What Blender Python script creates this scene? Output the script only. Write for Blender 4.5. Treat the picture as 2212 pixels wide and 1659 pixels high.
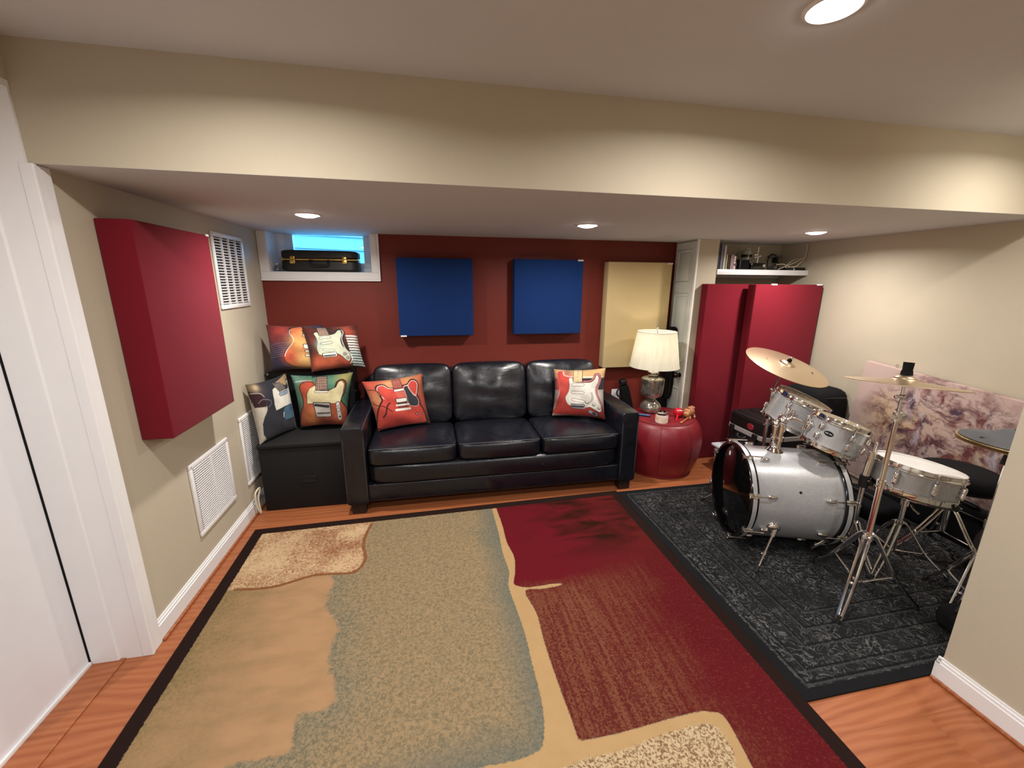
import bpy, bmesh, math, random
import numpy as np
from mathutils import Vector, Matrix
random.seed(7); np.random.seed(7)
PI = math.pi
sc = bpy.context.scene
COL = sc.collection
for o in list(bpy.data.objects): bpy.data.objects.remove(o, do_unlink=True)

def S(r, g, b):                       # sRGB 0-255 -> linear
    f = lambda c: (c/255/12.92) if c/255 <= .04045 else ((c/255+.055)/1.055)**2.4
    return (f(r), f(g), f(b), 1.0)

# ------------------------------------------------------------------ camera, world, exposure
cd = bpy.data.cameras.new('camera'); cam = bpy.data.objects.new('camera', cd); COL.objects.link(cam)
cd.sensor_width = 36.0; cd.sensor_fit = 'HORIZONTAL'; cd.lens = 36*888.65/2212; cd.clip_start = .02
yaw, pitch, roll = math.radians(11.2147), math.radians(13.8527), math.radians(-.4169)
fw = Vector((math.sin(yaw)*math.cos(pitch), math.cos(yaw)*math.cos(pitch), -math.sin(pitch)))
rt = Vector((math.cos(yaw), -math.sin(yaw), 0)); dn = fw.cross(rt)
r2 = rt*math.cos(roll)+dn*math.sin(roll); d2 = -rt*math.sin(roll)+dn*math.cos(roll)
Mc = Matrix((r2, -d2, -fw)).transposed().to_4x4(); Mc.translation = (0, 0, 1.5)
cam.matrix_world = Mc
sc.camera = cam
w = bpy.data.worlds.new('daylight'); sc.world = w; w.use_nodes = True
w.node_tree.nodes['Background'].inputs[0].default_value = (.08, .42, .90, 1)
w.node_tree.nodes['Background'].inputs[1].default_value = 24
vs = sc.view_settings
vs.view_transform = 'Standard'; vs.look = 'None'; vs.gamma = 1; vs.use_curve_mapping = False
vs.exposure = .45
LED_POWER = 11.0; LED_COL = (1, .945, .885)
LEDS = [(-.62, 2.51, 1.845, 1.0), (.966, 2.536, 1.845, 1.0), (2.57, 2.482, 1.845, 1.0), (1.03, 1.055, 2.18, 1.0),
        (-.47, 1.04, 2.18, 1.0), (2.55, 1.19, 2.18, .62), (-.47, -.60, 2.18, 1.7), (1.03, -.70, 2.18, 1.3)]  # last two are unseen, added as cool daylight fill from behind
for i, (x, y, z, k) in enumerate(LEDS):
    ld = bpy.data.lights.new('led_light', 'AREA'); ld.shape = 'DISK'; ld.size = .085
    ld.energy = LED_POWER*k; ld.color = LED_COL if i < 6 else (.90, .95, 1); ld.spread = math.radians(165)
    lo = bpy.data.objects.new('led_light', ld); COL.objects.link(lo); lo.location = (x, y, z-.022)

# ------------------------------------------------------------------ material helper
class NT:
    def __init__(s, name):
        s.m = bpy.data.materials.new(name); s.m.use_nodes = True; s.t = s.m.node_tree
        s.b = s.t.nodes['Principled BSDF']; s.o = s.t.nodes['Material Output']
    def n(s, typ, **kw):
        nd = s.t.nodes.new(typ)
        for k, v in kw.items(): setattr(nd, k, v)
        return nd
    def lk(s, a, b): s.t.links.new(a, b)
    def put(s, sock, v):
        if isinstance(v, bpy.types.NodeSocket): s.lk(v, sock)
        elif v is not None: sock.default_value = v
    def coord(s, kind='Object'): return s.n('ShaderNodeTexCoord').outputs[kind]
    def mapp(s, vec, scale=(1, 1, 1), loc=(0, 0, 0), rot=(0, 0, 0)):
        m = s.n('ShaderNodeMapping'); s.lk(vec, m.inputs[0])
        m.inputs[1].default_value = loc; m.inputs[2].default_value = rot; m.inputs[3].default_value = scale
        return m.outputs[0]
    def noise(s, vec=None, scale=5, detail=3, rough=.5, dist=0, out=0):
        t = s.n('ShaderNodeTexNoise')
        if vec is not None: s.lk(vec, t.inputs['Vector'])
        t.inputs['Scale'].default_value = scale; t.inputs['Detail'].default_value = detail
        t.inputs['Roughness'].default_value = rough; t.inputs['Distortion'].default_value = dist
        return t.outputs[out]
    def voro(s, vec, scale, feature='F1', out='Distance', rnd=1):
        t = s.n('ShaderNodeTexVoronoi', feature=feature); s.lk(vec, t.inputs['Vector'])
        t.inputs['Scale'].default_value = scale; t.inputs['Randomness'].default_value = rnd
        return t.outputs[out]
    def wave(s, vec, scale, dist=0, detail=2, dscale=1, typ='BANDS', direction='X'):
        t = s.n('ShaderNodeTexWave', wave_type=typ)
        if typ == 'BANDS': t.bands_direction = direction
        else: t.rings_direction = direction
        s.lk(vec, t.inputs[0]); t.inputs['Scale'].default_value = scale; t.inputs['Distortion'].default_value = dist
        t.inputs['Detail'].default_value = detail; t.inputs['Detail Scale'].default_value = dscale
        return t.outputs['Fac']
    def math(s, op, a, b=None, clamp=False):
        t = s.n('ShaderNodeMath', operation=op); t.use_clamp = clamp
        s.put(t.inputs[0], a); s.put(t.inputs[1], b); return t.outputs[0]
    def mix(s, f, a, b, typ='MIX'):
        t = s.n('ShaderNodeMix', data_type='RGBA', blend_type=typ)
        s.put(t.inputs[0], f); s.put(t.inputs[6], a); s.put(t.inputs[7], b); return t.outputs[2]
    def ramp(s, f, stops, interp='LINEAR'):
        t = s.n('ShaderNodeValToRGB'); s.lk(f, t.inputs[0]); cr = t.color_ramp; cr.interpolation = interp
        while len(cr.elements) < len(stops): cr.elements.new(.5)
        for e, (p, c) in zip(cr.elements, stops): e.position = p; e.color = c if len(c) == 4 else (*c, 1)
        return t.outputs[0]
    def step(s, f, lo, hi):
        t = s.n('ShaderNodeMapRange'); s.lk(f, t.inputs[0]); t.inputs[1].default_value = lo; t.inputs[2].default_value = hi
        return t.outputs[0]
    def attr(s, name, out='Fac'):
        a = s.n('ShaderNodeAttribute', attribute_name=name); return a.outputs[out]
    def xyz(s, vec):
        t = s.n('ShaderNodeSeparateXYZ'); s.lk(vec, t.inputs[0]); return t.outputs
    def bump(s, h, strength=.2, dist=.01):
        t = s.n('ShaderNodeBump'); t.inputs['Strength'].default_value = strength; t.inputs['Distance'].default_value = dist
        s.lk(h, t.inputs['Height']); s.lk(t.outputs[0], s.b.inputs['Normal'])
    def set(s, color=None, rough=None, metal=None, spec=None, coat=None, sheen=None, ior=None, trans=None):
        for k, v in (('Base Color', color), ('Roughness', rough), ('Metallic', metal), ('Specular IOR Level', spec),
                     ('Coat Weight', coat), ('Sheen Weight', sheen), ('IOR', ior), ('Transmission Weight', trans)):
            if v is not None: s.put(s.b.inputs[k], v)
        return s.m

def plain(name, col, rough=.5, metal=0, var=.06, nscale=12, bump=0, bscale=60, **kw):
    t = NT(name); v = t.coord()
    n = t.noise(v, nscale, 3)
    dark = tuple(c*(1-var) for c in col[:3])+(1,); lite = tuple(min(1, c*(1+var)) for c in col[:3])+(1,)
    t.set(t.ramp(n, [(.3, dark), (.7, lite)]), rough, metal, **kw)
    if bump: t.bump(t.noise(v, bscale, 4), bump, .004)
    return t.m

def fabric(name, col, weave=420, var=.10):
    t = NT(name); v = t.coord()
    a = t.wave(v, weave*.3, .6, 1, 1, direction='X'); b = t.wave(v, weave*.3, .6, 1, 1, direction='Z')
    h = t.math('ADD', a, b)
    n = t.noise(v, 3, 3)
    c = t.mix(n, tuple(x*(1-var) for x in col[:3])+(1,), tuple(min(1, x*(1+var)) for x in col[:3])+(1,))
    t.set(c, .92, 0, .2, sheen=.05); t.bump(h, .12, .001)
    return t.m

M = {}
M['tan'] = plain('tan_wall_paint', S(188, 178, 158), .75, var=.02, nscale=3, bump=.12, bscale=140, spec=.25)
M['ceil'] = plain('white_ceiling_paint', S(203, 203, 205), .8, var=.015, nscale=3, bump=.15, bscale=150, spec=.2)
M['redwall'] = plain('red_wall_paint', S(112, 42, 33), .55, var=.03, nscale=3, bump=.1, bscale=150, spec=.3)
M['white'] = plain('white_gloss_paint', S(232, 231, 231), .32, var=.01)
M['whitedoor'] = plain('white_door_paint', S(226, 226, 230), .38, var=.01)
M['greydoor'] = plain('pale_grey_door_paint', S(196, 200, 196), .4, var=.015)
M['black'] = plain('black_plastic', S(16, 16, 18), .45)
M['blacksoft'] = plain('black_cloth', S(20, 20, 22), .95, bump=.3, bscale=300, spec=.15)
M['blackcarpet'] = plain('black_cabinet_covering', S(23, 23, 24), .8, var=.25, nscale=220, bump=.4, bscale=260, spec=.3)
M['blackgloss'] = plain('black_gloss', S(8, 8, 9), .08, spec=.6)
M['rubber'] = plain('black_rubber', S(18, 18, 18), .7)
M['greyrubber'] = plain('grey_rubber_pad', S(78, 78, 82), .75)
M['chrome'] = plain('chrome', (.78, .77, .76, 1), .09, 1, var=.02)
M['steel'] = plain('satin_steel', (.55, .54, .52, 1), .28, 1)
M['aluminium'] = plain('brushed_aluminium', S(206, 206, 204), .42, .55)
M['gold'] = plain('brass_plated_metal', S(212, 176, 98), .25, 1)
M['redfab'] = fabric('crimson_fabric', S(111, 17, 32))
M['bluefab'] = fabric('blue_fabric', S(18, 48, 102))
M['creamfab'] = fabric('cream_fabric', S(198, 176, 130))
M['ductshade'] = plain('duct_shade_paint', S(40, 38, 36), .9)
M['vinyl'] = plain('white_window_vinyl', S(236, 238, 240), .35)
M['siding'] = plain('white_siding', S(91, 92, 93), .6, var=.03)
M['paper'] = plain('paper', S(224, 220, 208), .8)
M['darkwood'] = plain('dark_wood_foot', S(30, 20, 16), .4)

def leather(name, col, rough=.29, wr=.35):
    t = NT(name); v = t.coord()
    g = t.noise(v, 240, 2)
    big = t.noise(t.mapp(v, (5, 5, 9)), 1.0, 4, .55, .6)
    c = t.mix(t.noise(v, 7, 3), col, tuple(x*1.5 for x in col[:3])+(1,))
    t.set(c, t.ramp(t.noise(v, 16, 4), [(.3, (rough-.05,)*3), (.7, (rough+.09,)*3)]), 0, .55)
    h = t.math('ADD', t.math('MULTIPLY', g, .025), t.math('MULTIPLY', big, 1.6))
    t.bump(h, wr, .012)
    return t.m
M['leather'] = leather('black_leather', S(15, 16, 23), .29, .2)
M['redleather'] = leather('red_leather', S(111, 19, 29), .42, .12)
M['seam'] = plain('grey_stitching', S(58, 58, 62), .6)
M['redseam'] = plain('red_seam', S(96, 14, 24), .6)

t = NT('oak_floor_boards'); v = t.coord('Object')
rnd = t.n('ShaderNodeObjectInfo').outputs['Random']
off = t.n('ShaderNodeCombineXYZ'); t.lk(t.math('MULTIPLY', rnd, 37), off.inputs[0]); t.lk(t.math('MULTIPLY', rnd, 13), off.inputs[1])
va = t.n('ShaderNodeVectorMath', operation='ADD'); t.lk(v, va.inputs[0]); t.lk(off.outputs[0], va.inputs[1]); vv = va.outputs[0]
g1 = t.wave(t.mapp(vv, (1.3, 5.0, 1)), 1.1, 9.0, 2, .8, direction='Y')
g2 = t.noise(t.mapp(vv, (6, 120, 1)), 1, 4, .6)
g3 = t.noise(t.mapp(vv, (.8, 3, 1)), 2, 3)
c = t.ramp(g1, [(0, S(144, 79, 46)), (.30, S(160, 96, 60)), (.75, S(169, 103, 66)), (1, S(153, 87, 50))])
c = t.mix(t.math('MULTIPLY', t.step(g2, .40, .75), .5), c, S(174, 109, 69)); c = t.mix(t.math('MULTIPLY', g3, .30), c, S(135, 76, 44))
c = t.mix(t.math('MULTIPLY', rnd, .14), c, S(142, 79, 46))
t.set(c, .36, 0, .4); t.bump(g2, .05, .002); M['floor'] = t.m
M['floorslab'] = plain('subfloor', S(80, 44, 26), .8)

t = NT('silver_sparkle_wrap'); v = t.coord()
sp = t.voro(v, 420, out='Color'); spx = t.xyz(sp)[0]
c = t.ramp(spx, [(0, S(160, 161, 164)), (.6, S(174, 174, 176)), (.93, S(187, 187, 188)), (1, S(216, 216, 218))])
t.set(c, t.ramp(spx, [(0, (.42,)*3), (.9, (.34,)*3), (1, (.12,)*3)]), .35, .5, coat=.5)
t.b.inputs['Coat Roughness'].default_value = .12
t.bump(t.voro(v, 420), .08, .001); M['sparkle'] = t.m

def cymbal_mat(name, col):
    t = NT(name); v = t.coord()
    x = t.xyz(v); r = t.math('SQRT', t.math('ADD', t.math('MULTIPLY', x[0], x[0]), t.math('MULTIPLY', x[1], x[1])))
    cb = t.n('ShaderNodeCombineXYZ'); t.lk(r, cb.inputs[0])
    rings = t.noise(t.mapp(cb.outputs[0], (320, 1, 1)), 1, 3)
    c = t.mix(t.noise(v, 9, 3), col, tuple(min(1, q*1.15) for q in col[:3])+(1,))
    t.set(c, t.ramp(rings, [(.3, (.28,)*3), (.7, (.40,)*3)]), .92); t.bump(rings, .12, .002)
    return t.m
M['cymbal'] = cymbal_mat('cast_bronze', S(187, 166, 137))
M['cymbal2'] = cymbal_mat('polished_brass', S(196, 172, 124))

def glassy(name, col=(1, 1, 1, 1), rough=.02, fac=.85):
    t = NT(name)
    tr = t.n('ShaderNodeBsdfTransparent'); tr.inputs[0].default_value = col
    gl = t.n('ShaderNodeBsdfGlossy'); gl.inputs[1].default_value = rough
    fr = t.n('ShaderNodeFresnel'); fr.inputs[0].default_value = 1.5
    mx = t.n('ShaderNodeMixShader'); t.lk(fr.outputs[0], mx.inputs[0]); t.lk(tr.outputs[0], mx.inputs[1]); t.lk(gl.outputs[0], mx.inputs[2])
    t.lk(mx.outputs[0], t.o.inputs[0]); return t.m
M['pane'] = glassy('window_glass')
t = NT('mercury_glass'); v = t.coord()
t.set(t.ramp(t.noise(v, 30, 4), [(.3, S(120, 112, 100)), (.7, S(196, 190, 178))]), .1, .75, .6); M['mercury'] = t.m
t = NT('clear_plastic'); t.set(S(222, 224, 232), .35, 0, .4, trans=.25); M['tub'] = t.m
t = NT('lamp_shade_linen'); v = t.coord()
streak = t.noise(t.mapp(v, (40, 40, 3)), 1, 3)
t.set(t.ramp(streak, [(.3, S(226, 222, 208)), (.7, S(242, 240, 230))]), .85, 0, .2)
tl = t.n('ShaderNodeBsdfTranslucent'); tl.inputs[0].default_value = S(240, 236, 220)
mx = t.n('ShaderNodeMixShader'); mx.inputs[0].default_value = .45
t.lk(t.b.outputs[0], mx.inputs[1]); t.lk(tl.outputs[0], mx.inputs[2]); t.lk(mx.outputs[0], t.o.inputs[0]); M['shade'] = t.m

def emis(name, col, st):
    t = NT(name); t.b.inputs['Emission Color'].default_value = col; t.b.inputs['Emission Strength'].default_value = st
    t.b.inputs['Base Color'].default_value = (.8, .8, .8, 1); return t.m
M['led'] = emis('lit_led_lens', (1, .96, .92, 1), 26)
M['bulb'] = emis('lit_bulb', (1, .92, .8, 1), 5)

# ------------------------------------------------------------------ geometry helpers
def B(): return bmesh.new()
def merge(bm, tmp, mat=None):
    if mat is not None: tmp.transform(mat)
    me = bpy.data.meshes.new('t'); tmp.to_mesh(me); tmp.free(); bm.from_mesh(me); bpy.data.meshes.remove(me)
def box(bm, c, s, bev=0, seg=2, mat=None):
    t = bmesh.new(); bmesh.ops.create_cube(t, size=1)
    bmesh.ops.scale(t, vec=s, verts=t.verts)
    if bev: bmesh.ops.bevel(t, geom=list(t.edges), offset=bev, segments=seg, profile=.5, affect='EDGES', clamp_overlap=True)
    if mat is not None: t.transform(mat)
    bmesh.ops.translate(t, vec=c, verts=t.verts); merge(bm, t)
def bx(bm, x0, x1, y0, y1, z0, z1, bev=0, seg=2):
    box(bm, ((x0+x1)/2, (y0+y1)/2, (z0+z1)/2), (abs(x1-x0), abs(y1-y0), abs(z1-z0)), bev, seg)
def axis(o, z, x=None):
    z = Vector(z).normalized()
    if x is None: x = Vector((1, 0, 0)) if abs(z.x) < .9 else Vector((0, 1, 0))
    x = Vector(x); x = (x-z*x.dot(z)).normalized(); y = z.cross(x)
    m = Matrix((x, y, z)).transposed().to_4x4(); m.translation = Vector(o); return m
def rod(bm, a, b, r0, r1=None, seg=12, caps=True):
    a, b = Vector(a), Vector(b); r1 = r0 if r1 is None else r1
    t = bmesh.new(); bmesh.ops.create_cone(t, cap_ends=caps, segments=seg, radius1=r0, radius2=r1, depth=(b-a).length)
    merge(bm, t, axis((a+b)/2, b-a))
def ball(bm, c, r, sc3=(1, 1, 1), seg=14, mat=None):
    t = bmesh.new(); bmesh.ops.create_uvsphere(t, u_segments=seg, v_segments=max(6, seg*2//3), radius=r)
    bmesh.ops.scale(t, vec=sc3, verts=t.verts)
    if mat is not None: t.transform(mat)
    bmesh.ops.translate(t, vec=c, verts=t.verts); merge(bm, t)
def lathe(bm, prof, seg=40, mat=None, close=False):
    t = bmesh.new(); rings = []
    for r, z in prof:
        if r < 1e-6: rings.append([t.verts.new((0, 0, z))])
        else: rings.append([t.verts.new((r*math.cos(2*PI*k/seg), r*math.sin(2*PI*k/seg), z)) for k in range(seg)])
    pairs = list(zip(rings, rings[1:]))
    if close: pairs.append((rings[-1], rings[0]))
    for A, Bq in pairs:
        for k in range(seg):
            k2 = (k+1) % seg
            if len(A) == 1 and len(Bq) == 1: continue
            if len(A) == 1: t.faces.new((A[0], Bq[k2], Bq[k]))
            elif len(Bq) == 1: t.faces.new((A[k], A[k2], Bq[0]))
            else: t.faces.new((A[k], A[k2], Bq[k2], Bq[k]))
    bmesh.ops.recalc_face_normals(t, faces=t.faces); merge(bm, t, mat)
def smoothpts(pts, n=8, closed=False):
    P = [np.array(p, float) for p in pts]; L = len(P); out = []
    rng = range(L) if closed else range(L-1)
    for i in rng:
        g = (lambda k: P[k % L]) if closed else (lambda k: P[min(max(k, 0), L-1)])
        p0, p1, p2, p3 = g(i-1), g(i), g(i+1), g(i+2)
        for k in range(n):
            s = k/n; out.append(.5*((2*p1)+(-p0+p2)*s+(2*p0-5*p1+4*p2-p3)*s*s+(-p0+3*p1-3*p2+p3)*s**3))
    if not closed: out.append(P[-1])
    return out
def tube(bm, pts, r, seg=8, n=8, closed=False, smooth=True):
    pts = smoothpts(pts, n, closed) if smooth else [np.array(p, float) for p in pts]
    t = bmesh.new(); rings = []; L = len(pts); up = None
    for i in range(L):
        a = pts[i-1] if (i > 0 or closed) else pts[i]; b = pts[(i+1) % L] if (i < L-1 or closed) else pts[i]
        d = Vector(b-a).normalized()
        if up is None: up = Vector((0, 0, 1)) if abs(d.z) < .9 else Vector((1, 0, 0))
        s = d.cross(up).normalized(); up = s.cross(d).normalized()
        rings.append([t.verts.new(Vector(pts[i])+(s*math.cos(2*PI*k/seg)+up*math.sin(2*PI*k/seg))*r) for k in range(seg)])
    pr = list(zip(rings, rings[1:]))
    if closed: pr.append((rings[-1], rings[0]))
    for A, Q in pr:
        for k in range(seg): t.faces.new((A[k], A[(k+1) % seg], Q[(k+1) % seg], Q[k]))
    if not closed:
        t.faces.new(list(reversed(rings[0]))); t.faces.new(rings[-1])
    bmesh.ops.recalc_face_normals(t, faces=t.faces); merge(bm, t)
def prism(bm, poly, z0, z1, mat=None, bev=0):
    t = bmesh.new(); vs_ = [t.verts.new((x, y, z0)) for x, y in poly]; f = t.faces.new(vs_)
    r = bmesh.ops.extrude_face_region(t, geom=[f]); bmesh.ops.translate(t, vec=(0, 0, z1-z0), verts=[q for q in r['geom'] if isinstance(q, bmesh.types.BMVert)])
    bmesh.ops.recalc_face_normals(t, faces=t.faces)
    if bev: bmesh.ops.bevel(t, geom=list(t.edges), offset=bev, segments=2, affect='EDGES', clamp_overlap=True)
    merge(bm, t, mat)
def rr(x0, x1, y0, y1, r, n=6):
    out = []
    for cx_, cy_, a0 in ((x1-r, y1-r, 0), (x0+r, y1-r, 90), (x0+r, y0+r, 180), (x1-r, y0+r, 270)):
        for k in range(n+1):
            a = math.radians(a0+90*k/n); out.append((cx_+r*math.cos(a), cy_+r*math.sin(a)))
    return out
def cushion(bm, c, s, p=6.0, puff=(0, 0, 0, 0), n=14, rot=None, wob=0):
    """rounded block: size s; puff = bulge of (+y front is -y, top)."""
    t = bmesh.new(); bmesh.ops.create_cube(t, size=2)
    bmesh.ops.subdivide_edges(t, edges=list(t.edges), cuts=n, use_grid_fill=True)
    fx, bk, tp, bt = puff
    for q in t.verts:
        v0 = q.co.copy(); m = max(abs(v0.x), abs(v0.y), abs(v0.z))
        nn = (abs(v0.x)**p+abs(v0.y)**p+abs(v0.z)**p)**(1/p)
        u = v0/nn
        gx, gy, gz = 1-min(1, u.x**2), 1-min(1, u.y**2), 1-min(1, u.z**2)
        co = Vector((u.x*s[0]/2, u.y*s[1]/2, u.z*s[2]/2))
        if u.y < 0: co.y -= fx*gx*gz*(-u.y)**2
        else: co.y += bk*gx*gz*u.y**2
        if u.z > 0: co.z += tp*gx*gy*u.z**2
        else: co.z -= bt*gx*gy*u.z**2
        if wob: co += Vector((0, -1, .4))*wob*math.sin(u.x*5+u.z*4)*math.cos(u.z*6-u.x*3)*gx*gz
        q.co = co
    if rot is not None: t.transform(rot)
    bmesh.ops.translate(t, vec=c, verts=t.verts); merge(bm, t)

def mesh_of(name, bm, mat, smooth=True, ang=38):
    me = bpy.data.meshes.new(name); bm.to_mesh(me); bm.free()
    if mat: me.materials.append(M[mat] if isinstance(mat, str) else mat)
    if smooth:
        me.shade_smooth(); me.set_sharp_from_angle(angle=math.radians(ang))
    return me
def obj(name, bm, mat, parent=None, W=True, smooth=True, label=None, ang=38, kind=None):
    """W: vertices are in world space; otherwise in the parent's own space"""
    if parent is not None and W: bm.transform(MW[parent.name].inverted())
    o = bpy.data.objects.new(name, mesh_of(name, bm, mat, smooth, ang)); COL.objects.link(o)
    if parent is not None: o.parent = parent; MW[o.name] = MW[parent.name].copy()
    else: MW[o.name] = Matrix.Identity(4)
    if label: o['label'] = label
    if kind: o['kind'] = kind
    return o
MW = {}
def inst(name, me, parent, m=None, label=None):
    o = bpy.data.objects.new(name, me); COL.objects.link(o)
    o.parent = parent
    if m is not None: o.matrix_local = m
    MW[o.name] = MW[parent.name] @ (m if m is not None else Matrix.Identity(4))
    if label: o['label'] = label
    return o
def tag(o, label, cat, group=None):
    o['label'] = label; o['category'] = cat
    if group: o['group'] = group
    return o
def thing(name, label, cat, loc=(0, 0, 0), rz=0, group=None, mat=None):
    o = bpy.data.objects.new(name, None); COL.objects.link(o); o.empty_display_size = .05
    m = mat if mat is not None else Matrix.Translation(loc) @ Matrix.Rotation(rz, 4, 'Z')
    o.matrix_world = m; MW[o.name] = m.copy()
    return tag(o, label, cat, group)
def struct(name, bm, mat, smooth=False):
    return obj(name, bm, mat, None, smooth=smooth, kind='structure')

# ------------------------------------------------------------------ the room
XL, XR, YB, ZS, ZC, YBM = -1.19, 3.16, 3.38, 1.845, 2.18, 1.645
b = B(); bx(b, -1.6, 3.4, -2.4, 3.8, -.12, -.014); floor = struct('floor', b, 'floorslab')
pw = .19; pl = 1.28
b = B(); box(b, (0, 0, -.007), (pl-.0003, pw-.0003, .014)); plank_me = mesh_of('plank', b, 'floor', False)
row = 0; y = -2.2
while y < 3.40:
    x = -1.5-(row*.47) % pl
    while x < 3.25:
        if not (x+pl < -1.45): inst('plank', plank_me, floor, Matrix.Translation((x+pl/2, y+pw/2, 0)))
        x += pl
    y += pw; row += 1

DY0, DY1, DZ = .76, 1.637, 2.045     # door opening in the left wall
b = B(); bx(b, XL-.22, XL, DY1+.022, YB+.14, 0, ZC+.1); bx(b, XL-.22, XL, -2.4, DY0-.022, 0, ZC+.1); bx(b, XL-.22, XL, DY0-.022, DY1+.022, DZ+.02, ZC+.1)
bx(b, -1.56, -1.43, DY0-.3, DY1+.3, -.02, ZC+.1)  # unseen backing behind the door, added to block leaking skylight
struct('wall_left', b, 'tan')
WX0, WX1, WZ0 = -1.125, -.42, 1.567
b = B(); bx(b, XL, WX0-.012, YB, YB+.24, 0, ZC); bx(b, WX1+.012, 2.11, YB, YB+.24, 0, ZC); bx(b, WX0-.012, WX1+.012, YB, YB+.24, 0, WZ0-.012)
struct('wall_back', b, 'redwall')
b = B(); bx(b, 2.11, 3.4, YB, YB+.24, 0, ZC); struct('wall_alcove', b, 'tan')
b = B(); bx(b, 2.11, 2.29, 3.07, YB, 0, ZS+.05); struct('wall_column', b, 'tan')
b = B(); bx(b, XR, XR+.16, .8, YB+.2, 0, ZC+.1); struct('wall_right', b, 'tan')
b = B(); bx(b, 1.9, 2.02, -2.4, .945, 0, ZC+.1); bx(b, 2.02, XR+.1, .825, .945, 0, ZC+.1); struct('wall_partition', b, 'tan')
b = B(); bx(b, -1.6, 2.1, -2.4, -2.28, 0, ZC+.1); struct('wall_front', b, 'tan')
b = B(); bx(b, -1.6, 3.4, -2.5, YBM+.02, ZC, ZC+.12); struct('ceiling', b, 'ceil')
b = B(); bx(b, XL-.05, XR+.1, YBM, YBM+.03, ZS, ZC+.05); struct('wall_bulkhead', b, 'tan')
b = B(); bx(b, XL-.05, XR+.1, YBM+.0005, 3.625, ZS-.0006, ZS+.1); struct('ceiling_soffit', b, 'ceil')
# close the far part above the soffit
b = B(); bx(b, -1.6, 3.4, YBM+.02, 3.625, ZC+.02, ZC+.12); struct('ceiling_deck', b, 'ceil')

def baseboard(name, x0, x1, y0, y1, h=.098, horizontal='y', face=1, shoe=True):
    b = B()
    if horizontal == 'y':
        t = .014*face
        bx(b, x0, x0+t, y0, y1, 0, h-.022); bx(b, x0, x0+t*.72, y0, y1, h-.022, h-.010); bx(b, x0, x0+t*.4, y0, y1, h-.010, h)
    o = struct(name, b, 'white')
    if shoe:
        b = B(); bx(b, x0+.014*face, x0+.027*face, y0+.001, y1-.001, 0.0005, .014, .005)
        obj('shoe_moulding', b, 'floor', o, label='wood-coloured shoe moulding')
    return o
baseboard('baseboard_left', XL, None, 1.70, YB-.002)
baseboard('baseboard_partition', 1.9, None, -2.28, .945+.012, face=-1)
b = B(); bx(b, 1.886, 3.16, .945, .958, 0, .076); bx(b, 1.89, 3.16, .945, .955, .076, .088); struct('baseboard_alcove', b, 'white')

# left door: slab, jamb, casing
b = B(); bx(b, -1.425, -1.388, DY0+.012, DY1-.013, .016, DZ-.008, .002); d1 = struct('door_1', b, 'whitedoor')
b = B(); bx(b, -1.40, XL, DY1, DY1+.022, 0, DZ+.02); bx(b, -1.40, XL, DY0-.022, DY0, 0, DZ+.02); bx(b, -1.40, XL, DY0, DY1, DZ, DZ+.02)
obj('jamb', b, 'white', d1, smooth=False)
b = B(); bx(b, -1.384, -1.288, DY1-.011, DY1+.001, 0, DZ, .003); bx(b, -1.384, -1.288, DY0-.001, DY0+.011, 0, DZ, .003)
obj('door_stop', b, 'white', d1, smooth=False)
b = B(); bx(b, -1.42, -1.3905, DY1-.0125, DY1-.001, .01, DZ); obj('gap_shade', b, 'rubber', d1, smooth=False, label='dark strip painted as shade in the door gap')  # dark strip stands in for the shade in the gap beside the slab
b = B(); bx(b, -1.388, -1.378, DY0+.012, DY1-.014, .004, .022, .003); obj('door_sweep', b, 'white', d1)
b = B(); bx(b, XL-.02, XL+.016, DY1-.002, 1.70, 0, ZS-.001, .004, 3); bx(b, XL-.02, XL+.019, DY1-.0025, DY1+.012, 0, ZS-.001, .003)
struct('trim_1', b, 'white')
b = B(); bx(b, -1.385, -1.270, DY0, DY1, .0005, .007, .003); struct('trim_2', b, 'floor')     # threshold strip

# narrow panelled door in the side of the column
b = B(); bx(b, 2.098, 2.11, 3.085, 3.365, .01, 1.83, .003); d2_ = struct('door_2', b, 'greydoor')
def frame_rect(bm, x, y0, y1, z0, z1, w, d):
    for (a0, a1, c0, c1) in ((y0, y1, z0, z0+w), (y0, y1, z1-w, z1), (y0, y0+w, z0+w, z1-w), (y1-w, y1, z0+w, z1-w)): bx(bm, x-d, x, a0, a1, c0, c1, d*.4)
for z0, z1 in ((1.50, 1.77), (.85, 1.42), (.12, .62)):
    b = B(); frame_rect(b, 2.0985, 3.125, 3.325, z0, z1, .016, .007); bx(b, 2.0945, 2.0985, 3.15, 3.30, z0+.025, z1-.025, .002)
    obj('raised_panel', b, 'greydoor', d2_)
b = B(); lathe(b, [(0, .058), (.014, .058), (.024, .048), (.026, .036), (.018, .022), (.010, .014), (.010, .006), (.02, .004), (.02, 0)], 20, axis((2.098, 3.125, .735), (-1, 0, 0)))
obj('door_knob', b, 'blackgloss', d2_, label='round black knob')
b = B(); bx(b, 2.10, 2.112, 3.068, 3.085, 0, ZS-.002); struct('trim_3', b, 'white')

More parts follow.
